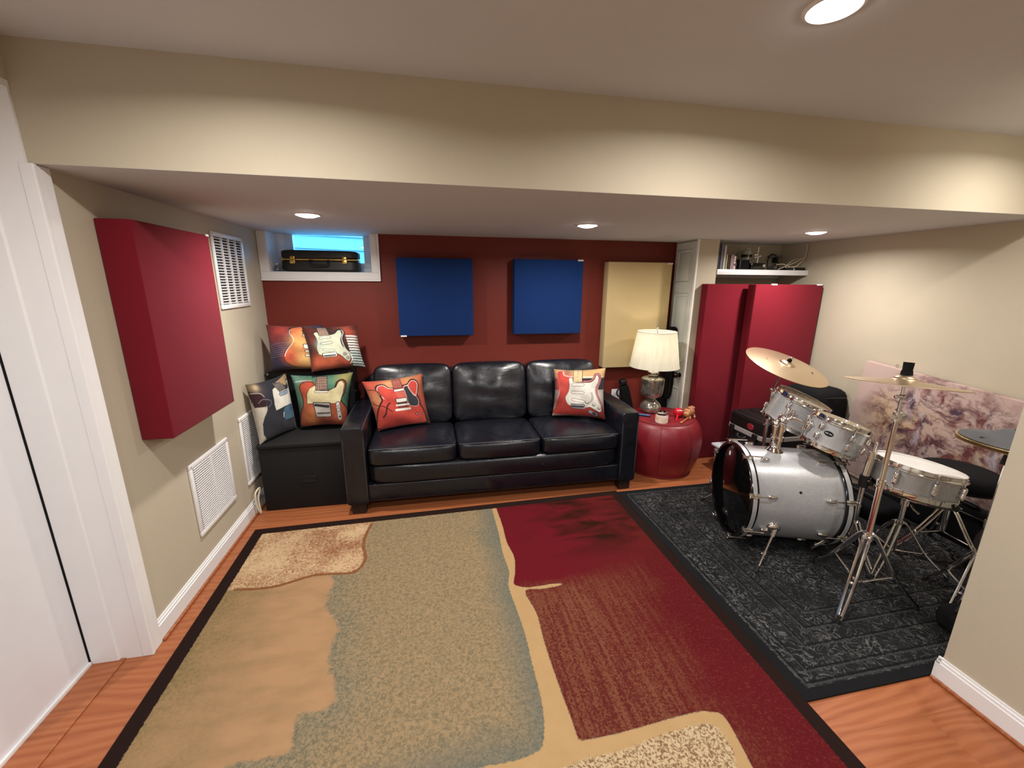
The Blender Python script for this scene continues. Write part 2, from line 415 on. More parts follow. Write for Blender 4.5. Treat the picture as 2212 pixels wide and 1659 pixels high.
# window: casing, reveal, vinyl frame, pane
b = B()
bx(b, XL+.002, WX0, YB-.016, YB, WZ0-.002, ZS-.001, .003); bx(b, WX1, WX1+.048, YB-.016, YB, WZ0-.002, ZS-.001, .003)
bx(b, XL+.002, WX1+.048, YB-.016, YB, WZ0-.050, WZ0-.002, .003)
bx(b, WX1+.048, WX1+.064, YB-.022, YB, WZ0-.050, ZS-.001, .003); bx(b, XL+.002, WX1+.064, YB-.022, YB, WZ0-.066, WZ0-.050, .003)
win = struct('window_1', b, 'white')
b = B(); bx(b, WX0-.012, WX0, YB, 3.62, WZ0-.012, ZS+.02); bx(b, WX1, WX1+.012, YB, 3.62, WZ0-.012, ZS+.02); obj('window_reveal', b, 'vinyl', win, smooth=False)
b = B(); bx(b, WX0, WX1, YB-.01, 3.62, WZ0-.012, WZ0, .003); obj('window_sill', b, 'vinyl', win)
b = B()
for x0, x1, y0, y1, z0 in ((WX0, -1.065, 3.56, 3.62, WZ0+.035), (-1.065, -1.01, 3.575, 3.615, WZ0+.075), (WX1-.03, WX1, 3.56, 3.62, WZ0+.035), (-.495, WX1-.03, 3.575, 3.615, WZ0+.075)): bx(b, x0, x1, y0, y1, z0, ZS+.06, .003)
bx(b, WX0, WX1, 3.56, 3.62, WZ0, WZ0+.035, .004); bx(b, -1.065, WX1-.03, 3.575, 3.615, WZ0+.035, WZ0+.075, .004)
for x in (-1.035, -1.022): bx(b, x, x+.004, 3.571, 3.578, WZ0+.04, ZS, .001)
obj('window_frame', b, 'vinyl', win)
b = B(); bx(b, -1.015, -.49, 3.594, 3.598, WZ0+.07, ZS+.06); obj('pane', b, 'pane', win, smooth=False)
# outside: lap siding of the neighbouring wall, lit by the sky
b = B(); bx(b, -5.5, 2.5, 6.22, 6.3, .9, 2.30); ow = struct('wall_outside', b, 'siding')
b = B(); box(b, (0, 0, 0), (7.8, .03, .178), 0, mat=Matrix.Rotation(math.radians(-9), 4, 'X')); sid = mesh_of('siding_board', b, 'siding', False)
for k in range(8): inst('siding_board', sid, ow, Matrix.Translation((-1.5, 6.19, 1.0+k*.168)) @ Matrix.Rotation(math.radians(1.6), 4, 'Y'))

b = B(); bx(b, -6, 5, 3.63, 6.2, 1.30, 1.46); struct('bounce_ground', b, plain('bounce_gravel', S(150, 148, 144), .9, bump=.4))  # unseen ground, added to bounce skylight into the window and mute the soffit blue
# recessed lights
for i, (x, y, z, k) in enumerate(LEDS):
    where = ['left', 'middle', 'right'][i]+'most of the three lights in the low soffit' if i < 3 else ['on the high ceiling at top right', 'on the high ceiling just above the view, left', 'on the high ceiling over the drum alcove', 'added unseen behind the viewer as cool fill, left', 'added unseen behind the viewer as cool fill, right'][i-3]
    t_ = thing('recessed_light', ('lit round white recessed ceiling light, '+where).replace('middlemost', 'middle one'), 'ceiling light', (x, y, z), group='recessed ceiling lights')
    b = B(); lathe(b, [(.056, -.002), (.060, -.006), (.068, -.003), (.070, 0)], 36); obj('trim_ring', b, 'white', t_, W=False)
    b = B(); lathe(b, [(0, -.016), (.03, -.0145), (.048, -.009), (.057, -.001)], 36); obj('lens', b, 'led', t_, W=False)

# ------------------------------------------------------------------ wall vents
def vent(y0, y1, z0, z1, cols, rows, label, tilt, bw=.026):
    t_ = thing('wall_vent', label, 'vent', (XL, (y0+y1)/2, z0), group=None)
    b = B(); frame_rect(b, XL+.012, y0, y1, z0, z1, bw, .0119)
    iw = (y1-y0-2*bw); cw = iw/cols
    for c in range(1, cols): bx(b, XL+.002, XL+.012, y0+bw+c*cw-.005, y0+bw+c*cw+.005, z0+bw, z1-bw)
    obj('frame', b, 'white', t_)
    b = B(); bx(b, XL+.0006, XL+.0014, y0+.01, y1-.01, z0+.01, z1-.01); obj('duct_shade', b, 'ductshade', t_, smooth=False)  # dark sheet stands in for the shaded duct interior
    dz = (z1-z0-2*bw)/rows
    b = B(); box(b, (0, 0, 0), (.009, cw-.010, dz*.30), 0, mat=Matrix.Rotation(tilt, 4, 'Y')); me = mesh_of('slat', b, 'white', False)
    for c in range(cols):
        for r in range(rows):
            inst('slat', me, t_, MW[t_.name].inverted() @ Matrix.Translation((XL+.0075, y0+bw+(c+.5)*cw, z0+bw+(r+.5)*dz)))
    for yy in (y0+.012, y1-.012):
        b = B(); ball(b, (XL+.0122, yy, z1-.012), .004, (.5, 1, 1), 8); obj('screw', b, 'steel', t_)
    return t_
vent(2.70, 3.105, 1.335, 1.768, 4, 24, 'white slotted wall vent high beside the crimson panel', math.radians(22))
vent(2.112, 2.51, .232, .622, 2, 28, 'white louvred wall vent below the crimson panel', math.radians(8))
vent(2.685, 2.98, .222, .672, 1, 32, 'white louvred wall vent partly behind the black box', math.radians(8))

# ------------------------------------------------------------------ acoustic panels
def panel(name, label, c, s, mat, tags, cat='acoustic panel', group=None, ax='y', clips=()):
    t_ = thing(name, label, cat, (c[0], c[1], c[2]-s[2]/2), group=group)
    b = B(); box(b, c, s, .006, 3); obj('fabric_cover', b, mat, t_)
    for q in tags:
        b = B(); box(b, q[0], q[1], .002, 2); obj('corner_clip', b, 'white', t_, label='small white corner clip')
    return t_
panel('acoustic_panel', 'thick crimson acoustic panel on the left beige wall beside the white door', (-1.13, 2.14, 1.287), (.118, .565, .862), 'redfab', [((-1.075, 2.405, 1.716), (.016, .03, .010))])
panel('acoustic_panel', 'square blue acoustic panel nearest the window on the red wall', (.050, 3.325, 1.382), (.57, .095, .585), 'bluefab', [((-.205, 3.276, 1.092), (.045, .012, .012))])
panel('acoustic_panel', 'square blue acoustic panel above the right half of the sofa', (.947, 3.325, 1.385), (.57, .095, .59), 'bluefab', [((1.205, 3.276, 1.676), (.045, .012, .012))])
panel('acoustic_panel', 'tall cream acoustic panel behind the table lamp', (1.737, 3.325, 1.229), (.575, .095, .885), 'creamfab', [((2.0, 3.276, 1.664), (.045, .012, .012))])
panel('acoustic_panel', 'tall crimson acoustic panel leaning by the column, partly behind its twin', (2.465, 3.032, .752), (.59, .074, 1.498), 'redfab', [])
panel('acoustic_panel', 'tall crimson acoustic panel nearest the right wall, in front of its twin', (2.812, 2.905, .752), (.625, .086, 1.498), 'redfab', [((3.085, 2.863, 1.499), (.05, .014, .012)), ((2.66, 2.863, 1.499), (.05, .014, .012))])

# ------------------------------------------------------------------ printed cushions
class Art:
    def __init__(s, corners, n=132):
        s.N = n; g = (np.arange(n)+.5)/n; s.U, s.V = np.meshgrid(g, g); s.a = np.zeros((n, n, 3))
        # homography from the sketch's own units to the unit square
        src = np.array(corners, float); dst = [(0, 1), (1, 1), (1, 0), (0, 0)]; A = []; bb = []
        for (x, y), (u, v) in zip(src, dst):
            A += [[x, y, 1, 0, 0, 0, -u*x, -u*y], [0, 0, 0, x, y, 1, -v*x, -v*y]]; bb += [u, v]
        h = np.linalg.solve(np.array(A), np.array(bb)); s.Hm = np.append(h, 1).reshape(3, 3)
    def tr(s, pts):
        p = np.c_[np.array(pts, float), np.ones(len(pts))] @ s.Hm.T; return p[:, :2]/p[:, 2:]
    def col(s, c): return np.array(S(*c)[:3])
    def put(s, m, c, al=1):
        m = (np.clip(m, 0, 1)*al)[..., None]; s.a = s.a*(1-m)+s.col(c)*m
    def seg(s, P, closed=True):
        d = np.full((s.N, s.N), 9.); ins = np.zeros((s.N, s.N), bool)
        n = len(P)
        for i in range(n if closed else n-1):
            ax_, ay = P[i]; bx_, by = P[(i+1) % n]; dx, dy = bx_-ax_, by-ay; L = dx*dx+dy*dy+1e-12
            t = np.clip(((s.U-ax_)*dx+(s.V-ay)*dy)/L, 0, 1)
            d = np.minimum(d, np.hypot(s.U-ax_-t*dx, s.V-ay-t*dy))
            if closed and dy != 0:
                ins ^= ((ay > s.V) != (by > s.V)) & (s.U < dx*(s.V-ay)/dy+ax_)
        return d, ins
    def poly(s, pts, c, out=None, ow=.010, sm=True, al=1, soft=0):
        P = s.tr(pts)
        if sm: P = np.array(smoothpts(P, 5, True))
        d, ins = s.seg(P); e = max(soft, .7/s.N); sd = np.where(ins, d, -d)
        if out is not None: s.put((sd+ow)/e+.5, out)
        s.put(sd/e+.5, c, al)
    def line(s, pts, wd, c, sm=True, al=1):
        P = s.tr(pts)
        if sm and len(P) > 2: P = np.array(smoothpts(P, 5, False))
        d, _ = s.seg(P, False); s.put((wd/2-d)*s.N*1.2+.5, c, al)
    def blob(s, p, r, c, al=1):
        q = s.tr([p])[0]; d = np.hypot(s.U-q[0], s.V-q[1]); s.put(np.exp(-(d/r)**2), c, al)
    def ell(s, p, r, c, out=None):
        q = s.tr([p])[0]; d = r-np.hypot(s.U-q[0], s.V-q[1])
        if out: s.put((d+.008)*s.N+.5, out)
        s.put(d*s.N+.5, c)
    def mottle(s, amt, k=6):
        n = np.zeros((s.N, s.N))
        for f, a_ in ((k, 1), (k*2, .6), (k*4, .4), (k*9, .3)):
            r = np.random.rand(f+2, f+2); x = s.U*f; y = s.V*f; i = x.astype(int); j = y.astype(int); fx = x-i; fy = y-j
            fx = fx*fx*(3-2*fx); fy = fy*fy*(3-2*fy)
            n += a_*((r[j, i]*(1-fx)+r[j, i+1]*fx)*(1-fy)+(r[j+1, i]*(1-fx)+r[j+1, i+1]*fx)*fy-.5)
        ed = np.minimum(np.minimum(s.U, 1-s.U), np.minimum(s.V, 1-s.V)); n2 = np.random.rand(s.N, s.N)-.5
        s.a = np.clip(.84*s.a*(1+1.5*amt*n[..., None]+.16*n2[..., None])*(1-.45*np.exp(-ed/.05))[..., None], 0, 1)
        L_ = s.a.mean(2, keepdims=True); s.a = L_+(s.a-L_)*.88

t = NT('printed_cushion_cloth'); v = t.coord()
ca = t.attr('print', 'Color'); t.set(ca, .85, 0, .2, sheen=.1)
t.bump(t.math('ADD', t.noise(v, 14, 3), t.math('MULTIPLY', t.noise(v, 700, 2), .05)), .25, .01); M['print'] = t.m

def pillow(label, TL, TR, BR, BL, art, back, thick=.062, pull=.075):
    TL, TR, BR, BL = map(np.array, (TL, TR, BR, BL)); c0 = (TL+TR+BR+BL)/4
    nrm = np.cross(TR-BL+BR-TL, TL-BR+TR-BL); nrm /= np.linalg.norm(nrm)
    if nrm[1] > 0: nrm = -nrm                     # printed side towards the room
    if nrm @ (np.array([.2, 0, 1.2])-c0) < 0: nrm = -nrm
    n = art.N
    def grid(g, sgn):
        U, V = np.meshgrid(g, g); x = U*2-1; y_ = V*2-1
        xx = x*(1-pull*(1-y_**2)*np.abs(x)**3); yy = y_*(1-pull*(1-x**2)*np.abs(y_)**3)
        u = (xx+1)/2; v = (yy+1)/2
        P = ((1-u)*(1-v))[..., None]*BL+(u*(1-v))[..., None]*BR+(u*v)[..., None]*TR+((1-u)*v)[..., None]*TL
        h = thick*((1-np.abs(x)**2.6).clip(0)*(1-np.abs(y_)**2.6).clip(0))**.55
        wr = .006*np.sin(7*x+3*y_)*np.cos(5*y_-2*x)*(1-x*x)*(1-y_*y_)
        return P+nrm*(sgn*(h+wr))[..., None]
    g1 = np.linspace(0, 1, n); g2 = np.linspace(0, 1, 30)
    Fp = grid(g1, 1).reshape(-1, 3); Bp = grid(g2, -1).reshape(-1, 3)
    def faces(m, o, flip):
        i, j = np.meshgrid(np.arange(m-1), np.arange(m-1)); a = (j*m+i+o).ravel()
        q = np.c_[a, a+1, a+m+1, a+m]; return q[:, ::-1] if flip else q
    right = np.cross(nrm, np.array([0, 0, 1.])); flip = np.cross(BR-BL, TL-BL) @ nrm < 0
    Vv = np.r_[Fp, Bp]-c0; Fc = np.r_[faces(n, 0, flip), faces(30, n*n, not flip)]
    me = bpy.data.meshes.new('printed_cushion'); me.from_pydata(Vv.tolist(), [], Fc.tolist()); me.update()
    at = me.color_attributes.new('print', 'FLOAT_COLOR', 'POINT')
    bk = np.tile(np.array(S(*back)[:3]), (900, 1))
    cc = np.c_[np.r_[art.a.reshape(-1, 3), bk], np.ones(len(Vv))]
    at.data.foreach_set('color', cc.astype(np.float32).ravel())
    me.materials.append(M['print']); me.shade_smooth()
    o = bpy.data.objects.new('printed_cushion', me); COL.objects.link(o); o.location = c0
    return tag(o, label, 'cushion')

BLK = (22, 20, 22)
# amber guitar on purple
A = Art([(95, 105), (1180, 130), (1290, 1060), (175, 1065)])
A.a[:] = A.col((52, 46, 70)); A.blob((330, 200), .30, (176, 54, 40)); A.blob((150, 160), .16, (120, 40, 40)); A.blob((420, 380), .10, (120, 50, 50), .6)
for k in range(7): A.line([(200, 540+k*42), (380, 505+k*44), (590, 500+k*40)], .018, (112, 100, 126), al=.55); A.line([(230, 560+k*42), (400, 530+k*44), (560, 525+k*40)], .010, (36, 32, 54), al=.7)
body = [(600, 215), (650, 180), (800, 160), (870, 240), (960, 400), (1060, 620), (1120, 900), (1080, 1000), (780, 1000), (620, 940), (530, 850), (520, 760), (570, 640), (660, 510), (690, 430), (640, 360)]
A.poly(body, (206, 92, 48), out=(30, 24, 34), ow=.03); A.blob((800, 480), .17, (236, 176, 96)); A.blob((830, 330), .12, (226, 150, 80)); A.blob((900, 850), .2, (214, 172, 96)); A.blob((620, 800), .12, (206, 74, 44), .8)
A.line([(590, 230), (600, 310), (680, 430), (660, 510), (560, 640), (515, 770)], .010, (240, 230, 222))
for p in (((850, 310), (940, 330), (960, 395), (860, 385)), ((870, 540), (1000, 545), (1010, 625), (885, 620)), ((900, 665), (1040, 655), (1045, 690), (905, 690)), ((905, 745), (1045, 745), (1045, 775), (905, 775))): A.poly(p, (232, 222, 206), out=BLK, ow=.012, sm=False)
A.mottle(.22)
pillow('printed cushion with an amber guitar on purple, at the top left by the corner', (-1.115, 3.125, 1.205), (-.751, 3.135, 1.200), (-.727, 3.05, .892), (-1.098, 3.045, .892), A, (30, 26, 30))
# sunburst guitar with piano keys
A = Art([(870, 140), (1960, 90), (2130, 940), (1050, 1060)])
A.a[:] = A.col((44, 30, 30)); A.blob((1000, 220), .18, (64, 44, 42)); A.blob((1780, 220), .20, (176, 70, 40)); A.blob((1900, 160), .10, (70, 34, 32), .8)
body = [(880, 200), (960, 150), (1060, 150), (1170, 220), (1300, 320), (1480, 310), (1560, 225), (1630, 215), (1670, 290), (1640, 430), (1690, 560), (1790, 680), (1850, 780), (1830, 900), (1500, 985), (1060, 1040), (1000, 900), (1040, 640), (1000, 560), (960, 400)]
A.poly(body, (86, 34, 26), out=(40, 40, 46), ow=.03); A.blob((1080, 450), .10, (110, 42, 30)); A.blob((1450, 860), .22, (196, 92, 50)); A.blob((1200, 880), .14, (196, 88, 48)); A.blob((1700, 850), .12, (180, 70, 42))
for k in range(12):
    yy = 330+k*52; xx = 1715+k*14
    A.poly([(xx, yy), (xx+330, yy-8), (xx+330, yy+26), (xx+5, yy+34)], (226, 214, 206) if k < 6 else (178, 196, 190), sm=False)
    A.line([(xx+20, yy+40), (xx+240, yy+36)], .016, (34, 30, 34), sm=False)
pg = [(1100, 300), (1165, 275), (1210, 345), (1400, 335), (1510, 300), (1570, 230), (1615, 235), (1640, 320), (1610, 430), (1640, 540), (1740, 640), (1815, 760), (1785, 840), (1720, 810), (1620, 730), (1530, 700), (1240, 730), (1180, 690), (1150, 600), (1165, 480), (1140, 380)]
A.poly(pg, (200, 204, 176), out=(36, 40, 40), ow=.011); A.blob((1240, 520), .10, (176, 198, 184), .7)
A.line([(1630, 215), (1672, 270), (1640, 420), (1700, 590), (1800, 690), (1850, 790), (1820, 890)], .012, (224, 224, 222))
A.poly([(1165, 150), (1330, 150), (1395, 330), (1205, 350)], (150, 122, 106), out=BLK, ow=.010, sm=False)
for k in range(5): A.line([(1190+k*30, 150), (1235+k*32, 345)], .006, (70, 56, 52), sm=False)
for c in ((1310, 388), (1345, 497), (1377, 617)): A.line([(c[0]-90, c[1]+14), (c[0]+90, c[1]-14) if c[1] < 600 else (c[0]+100, c[1]+18)], .052, BLK, sm=False); A.line([(c[0]-90, c[1]+14), (c[0]+90, c[1]-14) if c[1] < 600 else (c[0]+100, c[1]+18)], .036, (226, 224, 200), sm=False)
A.poly([(1262, 705), (1525, 672), (1545, 748), (1285, 780)], (222, 220, 210), out=BLK, ow=.012, sm=False); A.line([(1300, 752), (1510, 728)], .03, (60, 60, 62), sm=False)
for c in ((1702, 705), (1768, 775)): A.ell(c, .032, (170, 172, 160), BLK); A.ell(c, .014, (90, 90, 86))
A.mottle(.2)
pillow('printed cushion with a sunburst guitar and piano keys, top right of the stack', (-.868, 3.055, 1.195), (-.532, 3.19, 1.192), (-.478, 3.10, .892), (-.813, 2.972, .892), A, (26, 22, 24))
# white and navy guitar
A = Art([(60, 395), (1000, 110), (1230, 1190), (450, 1575)])
A.a[:] = A.col((44, 45, 54)); A.blob((380, 480), .16, (54, 54, 64)); A.blob((150, 450), .15, (112, 92, 68)); A.blob((250, 450), .06, (190, 168, 130))
A.poly([(110, 560), (480, 850), (490, 920), (440, 1060), (425, 1200), (470, 1390), (560, 1470), (450, 1600), (60, 700)], (182, 172, 156), sm=False)
A.poly([(100, 560), (330, 600), (420, 720), (470, 860), (250, 900)], (52, 24, 30), sm=False)
A.line([(150, 605), (330, 590), (410, 660)], .010, (190, 176, 168)); A.line([(310, 800), (380, 720), (520, 720), (570, 780), (520, 860)], .008, (140, 130, 140))
A.poly([(680, 320), (1010, 90), (1060, 230), (940, 250), (970, 330), (900, 390), (790, 330)], (168, 140, 96), out=(36, 30, 28), ow=.008, sm=False)
A.poly([(610, 490), (670, 430), (740, 540), (880, 480), (960, 460), (1000, 400), (960, 280), (1020, 245), (1085, 330), (1120, 520), (1195, 660), (1110, 765), (1050, 740), (850, 820), (690, 912), (640, 800), (610, 620)], (224, 220, 206), out=(28, 28, 34), ow=.01, sm=False)
A.poly([(600, 350), (790, 310), (905, 465), (735, 530)], (40, 36, 36), sm=False)
for k in range(5): A.line([(630+k*38, 345-k*8), (750+k*34, 520-k*14)], .007, (200, 190, 180), sm=False)
for k in range(4): A.line([(655+k*30, 395+k*32), (820+k*22, 345+k*32)], .006, (160, 150, 140), sm=False)
A.line([(770, 585), (935, 518)], .072, (30, 34, 40), sm=False); A.line([(770, 585), (935, 518)], .056, (140, 160, 176), sm=False)
A.poly([(850, 850), (1080, 770), (1140, 950), (905, 1065), (870, 960)], (70, 112, 138), out=(24, 28, 44), ow=.012); A.blob((1020, 830), .07, (44, 62, 110), .8)
A.line([(845, 935), (850, 1020)], .02, (226, 230, 232), sm=False); A.line([(1105, 880), (1130, 960)], .012, (220, 226, 230), sm=False)
A.mottle(.14)
pillow('printed cushion with a white and navy guitar, leaning at the left wall', (-1.165, 2.80, .861), (-1.010, 3.075, .874), (-.968, 3.03, .475), (-1.106, 2.735, .475), A, (170, 160, 140), thick=.05)
# orange guitar on green
A = Art([(500, 478), (1000, 455), (955, 895), (560, 915)])
A.a[:] = A.col((66, 128, 106)); A.blob((940, 500), .16, (170, 160, 84)); A.blob((960, 650), .18, (52, 96, 74)); A.blob((560, 850), .25, (26, 38, 36)); A.blob((980, 860), .2, (36, 52, 44)); A.blob((540, 500), .12, (104, 150, 128))
A.line([(540, 545), (600, 530), (670, 527)], .02, (180, 206, 200)); 
A.poly([(580, 590), (620, 545), (680, 545), (712, 600), (800, 620), (860, 600), (880, 545), (915, 525), (945, 560), (935, 640), (905, 700), (950, 760), (985, 830), (970, 905), (600, 905), (575, 830), (610, 740), (600, 660)], (172, 74, 40), out=(36, 26, 22), ow=.022)
A.blob((650, 600), .12, (206, 78, 46)); A.blob((690, 830), .2, (200, 120, 60)); A.blob((880, 800), .12, (186, 92, 48)); A.blob((780, 890), .25, (116, 44, 30), .8)
A.poly([(640, 650), (662, 600), (705, 570), (712, 612), (800, 626), (870, 590), (890, 540), (915, 533), (936, 565), (926, 640), (906, 700), (900, 722), (640, 725)], (222, 208, 158), out=BLK, ow=.009, sm=False)
A.poly([(715, 480), (792, 480), (802, 612), (710, 612)], (166, 132, 116), out=BLK, ow=.010, sm=False)
for k in range(5): A.line([(725+k*15, 480), (722+k*18, 612)], .007, (60, 46, 42), sm=False)
for k in range(5): A.line([(714, 500+k*26), (800, 500+k*26)], .006, (70, 54, 50), sm=False)
A.line([(708, 629), (800, 627)], .042, BLK, sm=False); A.line([(708, 629), (800, 627)], .026, (226, 220, 204), sm=False)
A.poly([(690, 720), (818, 720), (826, 824), (712, 826)], (176, 168, 160), out=BLK, ow=.014, sm=False); A.line([(705, 738), (806, 748)], .05, (44, 42, 44), sm=False); A.line([(722, 800), (815, 798)], .03, (70, 66, 66), sm=False)
A.line([(884, 728), (898, 838)], .09, BLK, sm=False); A.line([(884, 728), (898, 838)], .075, (196, 190, 182), sm=False)
for c in ((883, 730), (888, 775)): A.ell(c, .032, (206, 202, 196), BLK)
A.ell((898, 828), .02, BLK); A.mottle(.2)
pillow('printed cushion with an orange and cream guitar on green, on the black box', (-.962, 3.015, .869), (-.555, 3.03, .872), (-.616, 2.99, .490), (-.929, 2.99, .490), A, (30, 44, 40), thick=.055)
# red semi-hollow guitar
A = Art([(40, 370), (1550, 150), (1790, 1430), (430, 1640)])
A.a[:] = A.col((196, 66, 46)); A.blob((700, 440), .15, (222, 158, 100)); A.blob((1200, 300), .2, (222, 150, 92)); A.blob((400, 830), .18, (206, 134, 84)); A.blob((1480, 600), .2, (178, 84, 54)); A.blob((1700, 1350), .2, (70, 44, 44))
A.poly([(380, 560), (420, 480), (540, 460), (640, 540), (780, 560), (1040, 480), (1150, 440), (1230, 330), (1330, 335), (1400, 430), (1400, 560), (1370, 700), (1430, 800), (1440, 930), (1560, 1080), (1640, 1300), (1560, 1420), (500, 1580), (400, 1400), (420, 1150), (480, 980), (530, 860), (470, 720)], (214, 66, 48), out=(50, 26, 26), ow=.026)
A.line([(560, 830), (440, 690), (385, 590), (420, 490), (540, 465), (640, 540), (770, 555)], .012, (244, 214, 204)); A.blob((900, 1450), .25, (150, 36, 30), .8)
A.poly([(1050, 510), (1140, 490), (1200, 600), (1300, 700), (1400, 800), (1430, 900), (1380, 990), (1180, 960), (1130, 800), (1080, 650)], (56, 58, 64), out=(226, 190, 180), ow=.008)
A.line([(1050, 480), (1140, 470), (1180, 560), (1340, 740), (1400, 540), (1390, 410), (1320, 340), (1230, 345), (1140, 460)], .010, (246, 220, 212))
A.poly([(745, 300), (945, 275), (1005, 520), (800, 550)], (206, 112, 96), out=(46, 30, 30), ow=.008, sm=False)
for k in range(5): A.line([(770+k*40, 300-k*5), (825+k*42, 545-k*6)], .008, (80, 42, 40), sm=False)
A.poly([(850, 650), (1060, 620), (1085, 770), (890, 800)], (226, 110, 92), sm=False)
for k in range(5): A.line([(875+k*42, 645-k*5), (905+k*40, 795-k*6)], .008, (150, 40, 36), sm=False)
A.poly([(800, 585), (1040, 545), (1048, 600), (815, 640)], (236, 232, 222), out=BLK, ow=.008, sm=False)
A.poly([(845, 830), (1105, 790), (1115, 870), (875, 915)], (236, 232, 222), out=BLK, ow=.012, sm=False)
A.line([(905, 942), (1110, 912)], .03, (80, 50, 48), sm=False); A.line([(870, 985), (1160, 945)], .034, (236, 232, 222), sm=False); A.line([(925, 1030), (1130, 1000)], .04, (120, 50, 48), sm=False); A.line([(860, 1100), (1200, 1055)], .042, (236, 232, 222), sm=False)
A.line([(150, 610), (350, 610), (470, 720), (510, 850)], .014, (60, 26, 26)); A.line([(280, 940), (360, 1000), (560, 1020), (760, 1140)], .016, (60, 24, 24))
A.line([(700, 930), (650, 980), (620, 1080), (600, 1200), (540, 1290)], .028, (70, 36, 44)); A.line([(1400, 770), (1500, 870), (1480, 980)], .02, (90, 40, 46))
for c in ((1385, 1190), (1495, 1340), (1585, 1185)): A.ell(c, .026, (60, 30, 30)); A.ell(c, .011, (230, 220, 214))
A.mottle(.16)
pillow('printed cushion with a red semi-hollow guitar, at the left end of the sofa', (-.484, 2.925, .824), (-.075, 3.03, .847), (-.028, 2.985, .472), (-.392, 2.875, .472), A, (110, 40, 30))
# red and white guitar
A = Art([(225, 240), (1570, 250), (1580, 1500), (225, 1480)])
A.a[:] = A.col((150, 144, 138)); A.blob((1480, 1000), .2, (206, 200, 188))
A.poly([(150, 150), (1650, 150), (1650, 470), (150, 470)], (208, 168, 108), sm=False); A.line([(1000, 455), (1500, 455)], .03, (236, 222, 190), sm=False); A.blob((600, 330), .09, (150, 120, 92)); A.blob((1500, 300), .12, (220, 178, 112))
A.poly([(150, 490), (1650, 490), (1650, 770), (150, 780)], (50, 44, 56), sm=False)
body = [(330, 340), (400, 290), (480, 300), (510, 390), (600, 430), (740, 450), (800, 560), (980, 575), (1160, 570), (1260, 500), (1290, 400), (1360, 370), (1440, 430), (1445, 570), (1380, 700), (1375, 850), (1440, 1000), (1530, 1170), (1590, 1350), (1580, 1500), (280, 1420), (280, 1250), (350, 1000), (400, 850), (400, 680), (350, 500)]
A.poly(body, (190, 52, 42), out=(232, 190, 184), ow=.012); A.blob((480, 520), .16, (214, 66, 50)); A.blob((470, 700), .12, (212, 72, 58)); A.blob((1400, 1420), .3, (110, 26, 28), .8); A.blob((330, 1100), .1, (140, 34, 30), .8)
A.line([(480, 310), (500, 390), (600, 430), (740, 450)], .012, (240, 214, 206))
A.line([(1010, 565), (1170, 560), (1265, 490), (1300, 400), (1370, 385), (1430, 450), (1430, 570), (1350, 700), (1350, 850), (1420, 1010), (1520, 1170)], .04, (120, 40, 48)); A.line([(1010, 560), (1170, 552), (1270, 480), (1305, 395), (1375, 392), (1425, 450), (1425, 570), (1345, 700), (1345, 850), (1415, 1010), (1515, 1170)], .014, (226, 150, 150))
A.poly([(640, 490), (720, 480), (760, 575), (980, 595), (1180, 590), (1285, 520), (1340, 415), (1390, 470), (1388, 580), (1322, 700), (1320, 850), (1400, 1030), (1482, 1180), (1478, 1285), (1430, 1312), (1300, 1250), (1180, 1190), (1060, 1205), (730, 1170), (640, 1140), (585, 1050), (568, 950), (635, 820), (660, 650)], (226, 222, 210), out=(100, 40, 40), ow=.007)
A.poly([(752, 230), (968, 230), (970, 572), (756, 572)], (222, 190, 140), out=BLK, ow=.009, sm=False)
for k in range(4): A.ell((860, 290+k*80), .010, (120, 96, 70))
for c in ((870, 645, 0), (870, 838, 0), (885, 1035, 22)):
    A.line([(c[0]-120, c[1]-c[2]), (c[0]+120, c[1]+c[2])], .064, (60, 54, 54), sm=False); A.line([(c[0]-120, c[1]-c[2]), (c[0]+120, c[1]+c[2])], .050, (230, 224, 212), sm=False)
A.poly([(720, 1125), (1040, 1130), (1075, 1245), (735, 1235)], (150, 146, 154), out=BLK, ow=.010, sm=False); A.line([(760, 1185), (1010, 1190)], .04, (64, 60, 70), sm=False)
A.line([(1060, 1200), (1240, 1000), (1215, 850)], .028, (50, 48, 50)); A.line([(1060, 1200), (1240, 1000), (1215, 850)], .016, (214, 210, 206))
for c in ((1100, 1070), (1285, 1130), (1428, 1215)): A.ell(c, .034, (40, 36, 38)); A.ell((c[0]+4, c[1]-10), .026, (222, 216, 206))
A.line([(1185, 1320), (1345, 1400)], .085, (46, 30, 34), sm=False); A.line([(1190, 1318), (1340, 1396)], .066, (150, 146, 150), sm=False); A.line([(1270, 1350), (1320, 1390)], .04, (50, 46, 52), sm=False)
A.mottle(.12)
pillow('printed cushion with a red and white guitar, at the right end of the sofa', (.926, 3.01, .850), (1.299, 2.88, .874), (1.285, 2.80, .487), (.908, 2.955, .487), A, (200, 190, 170))

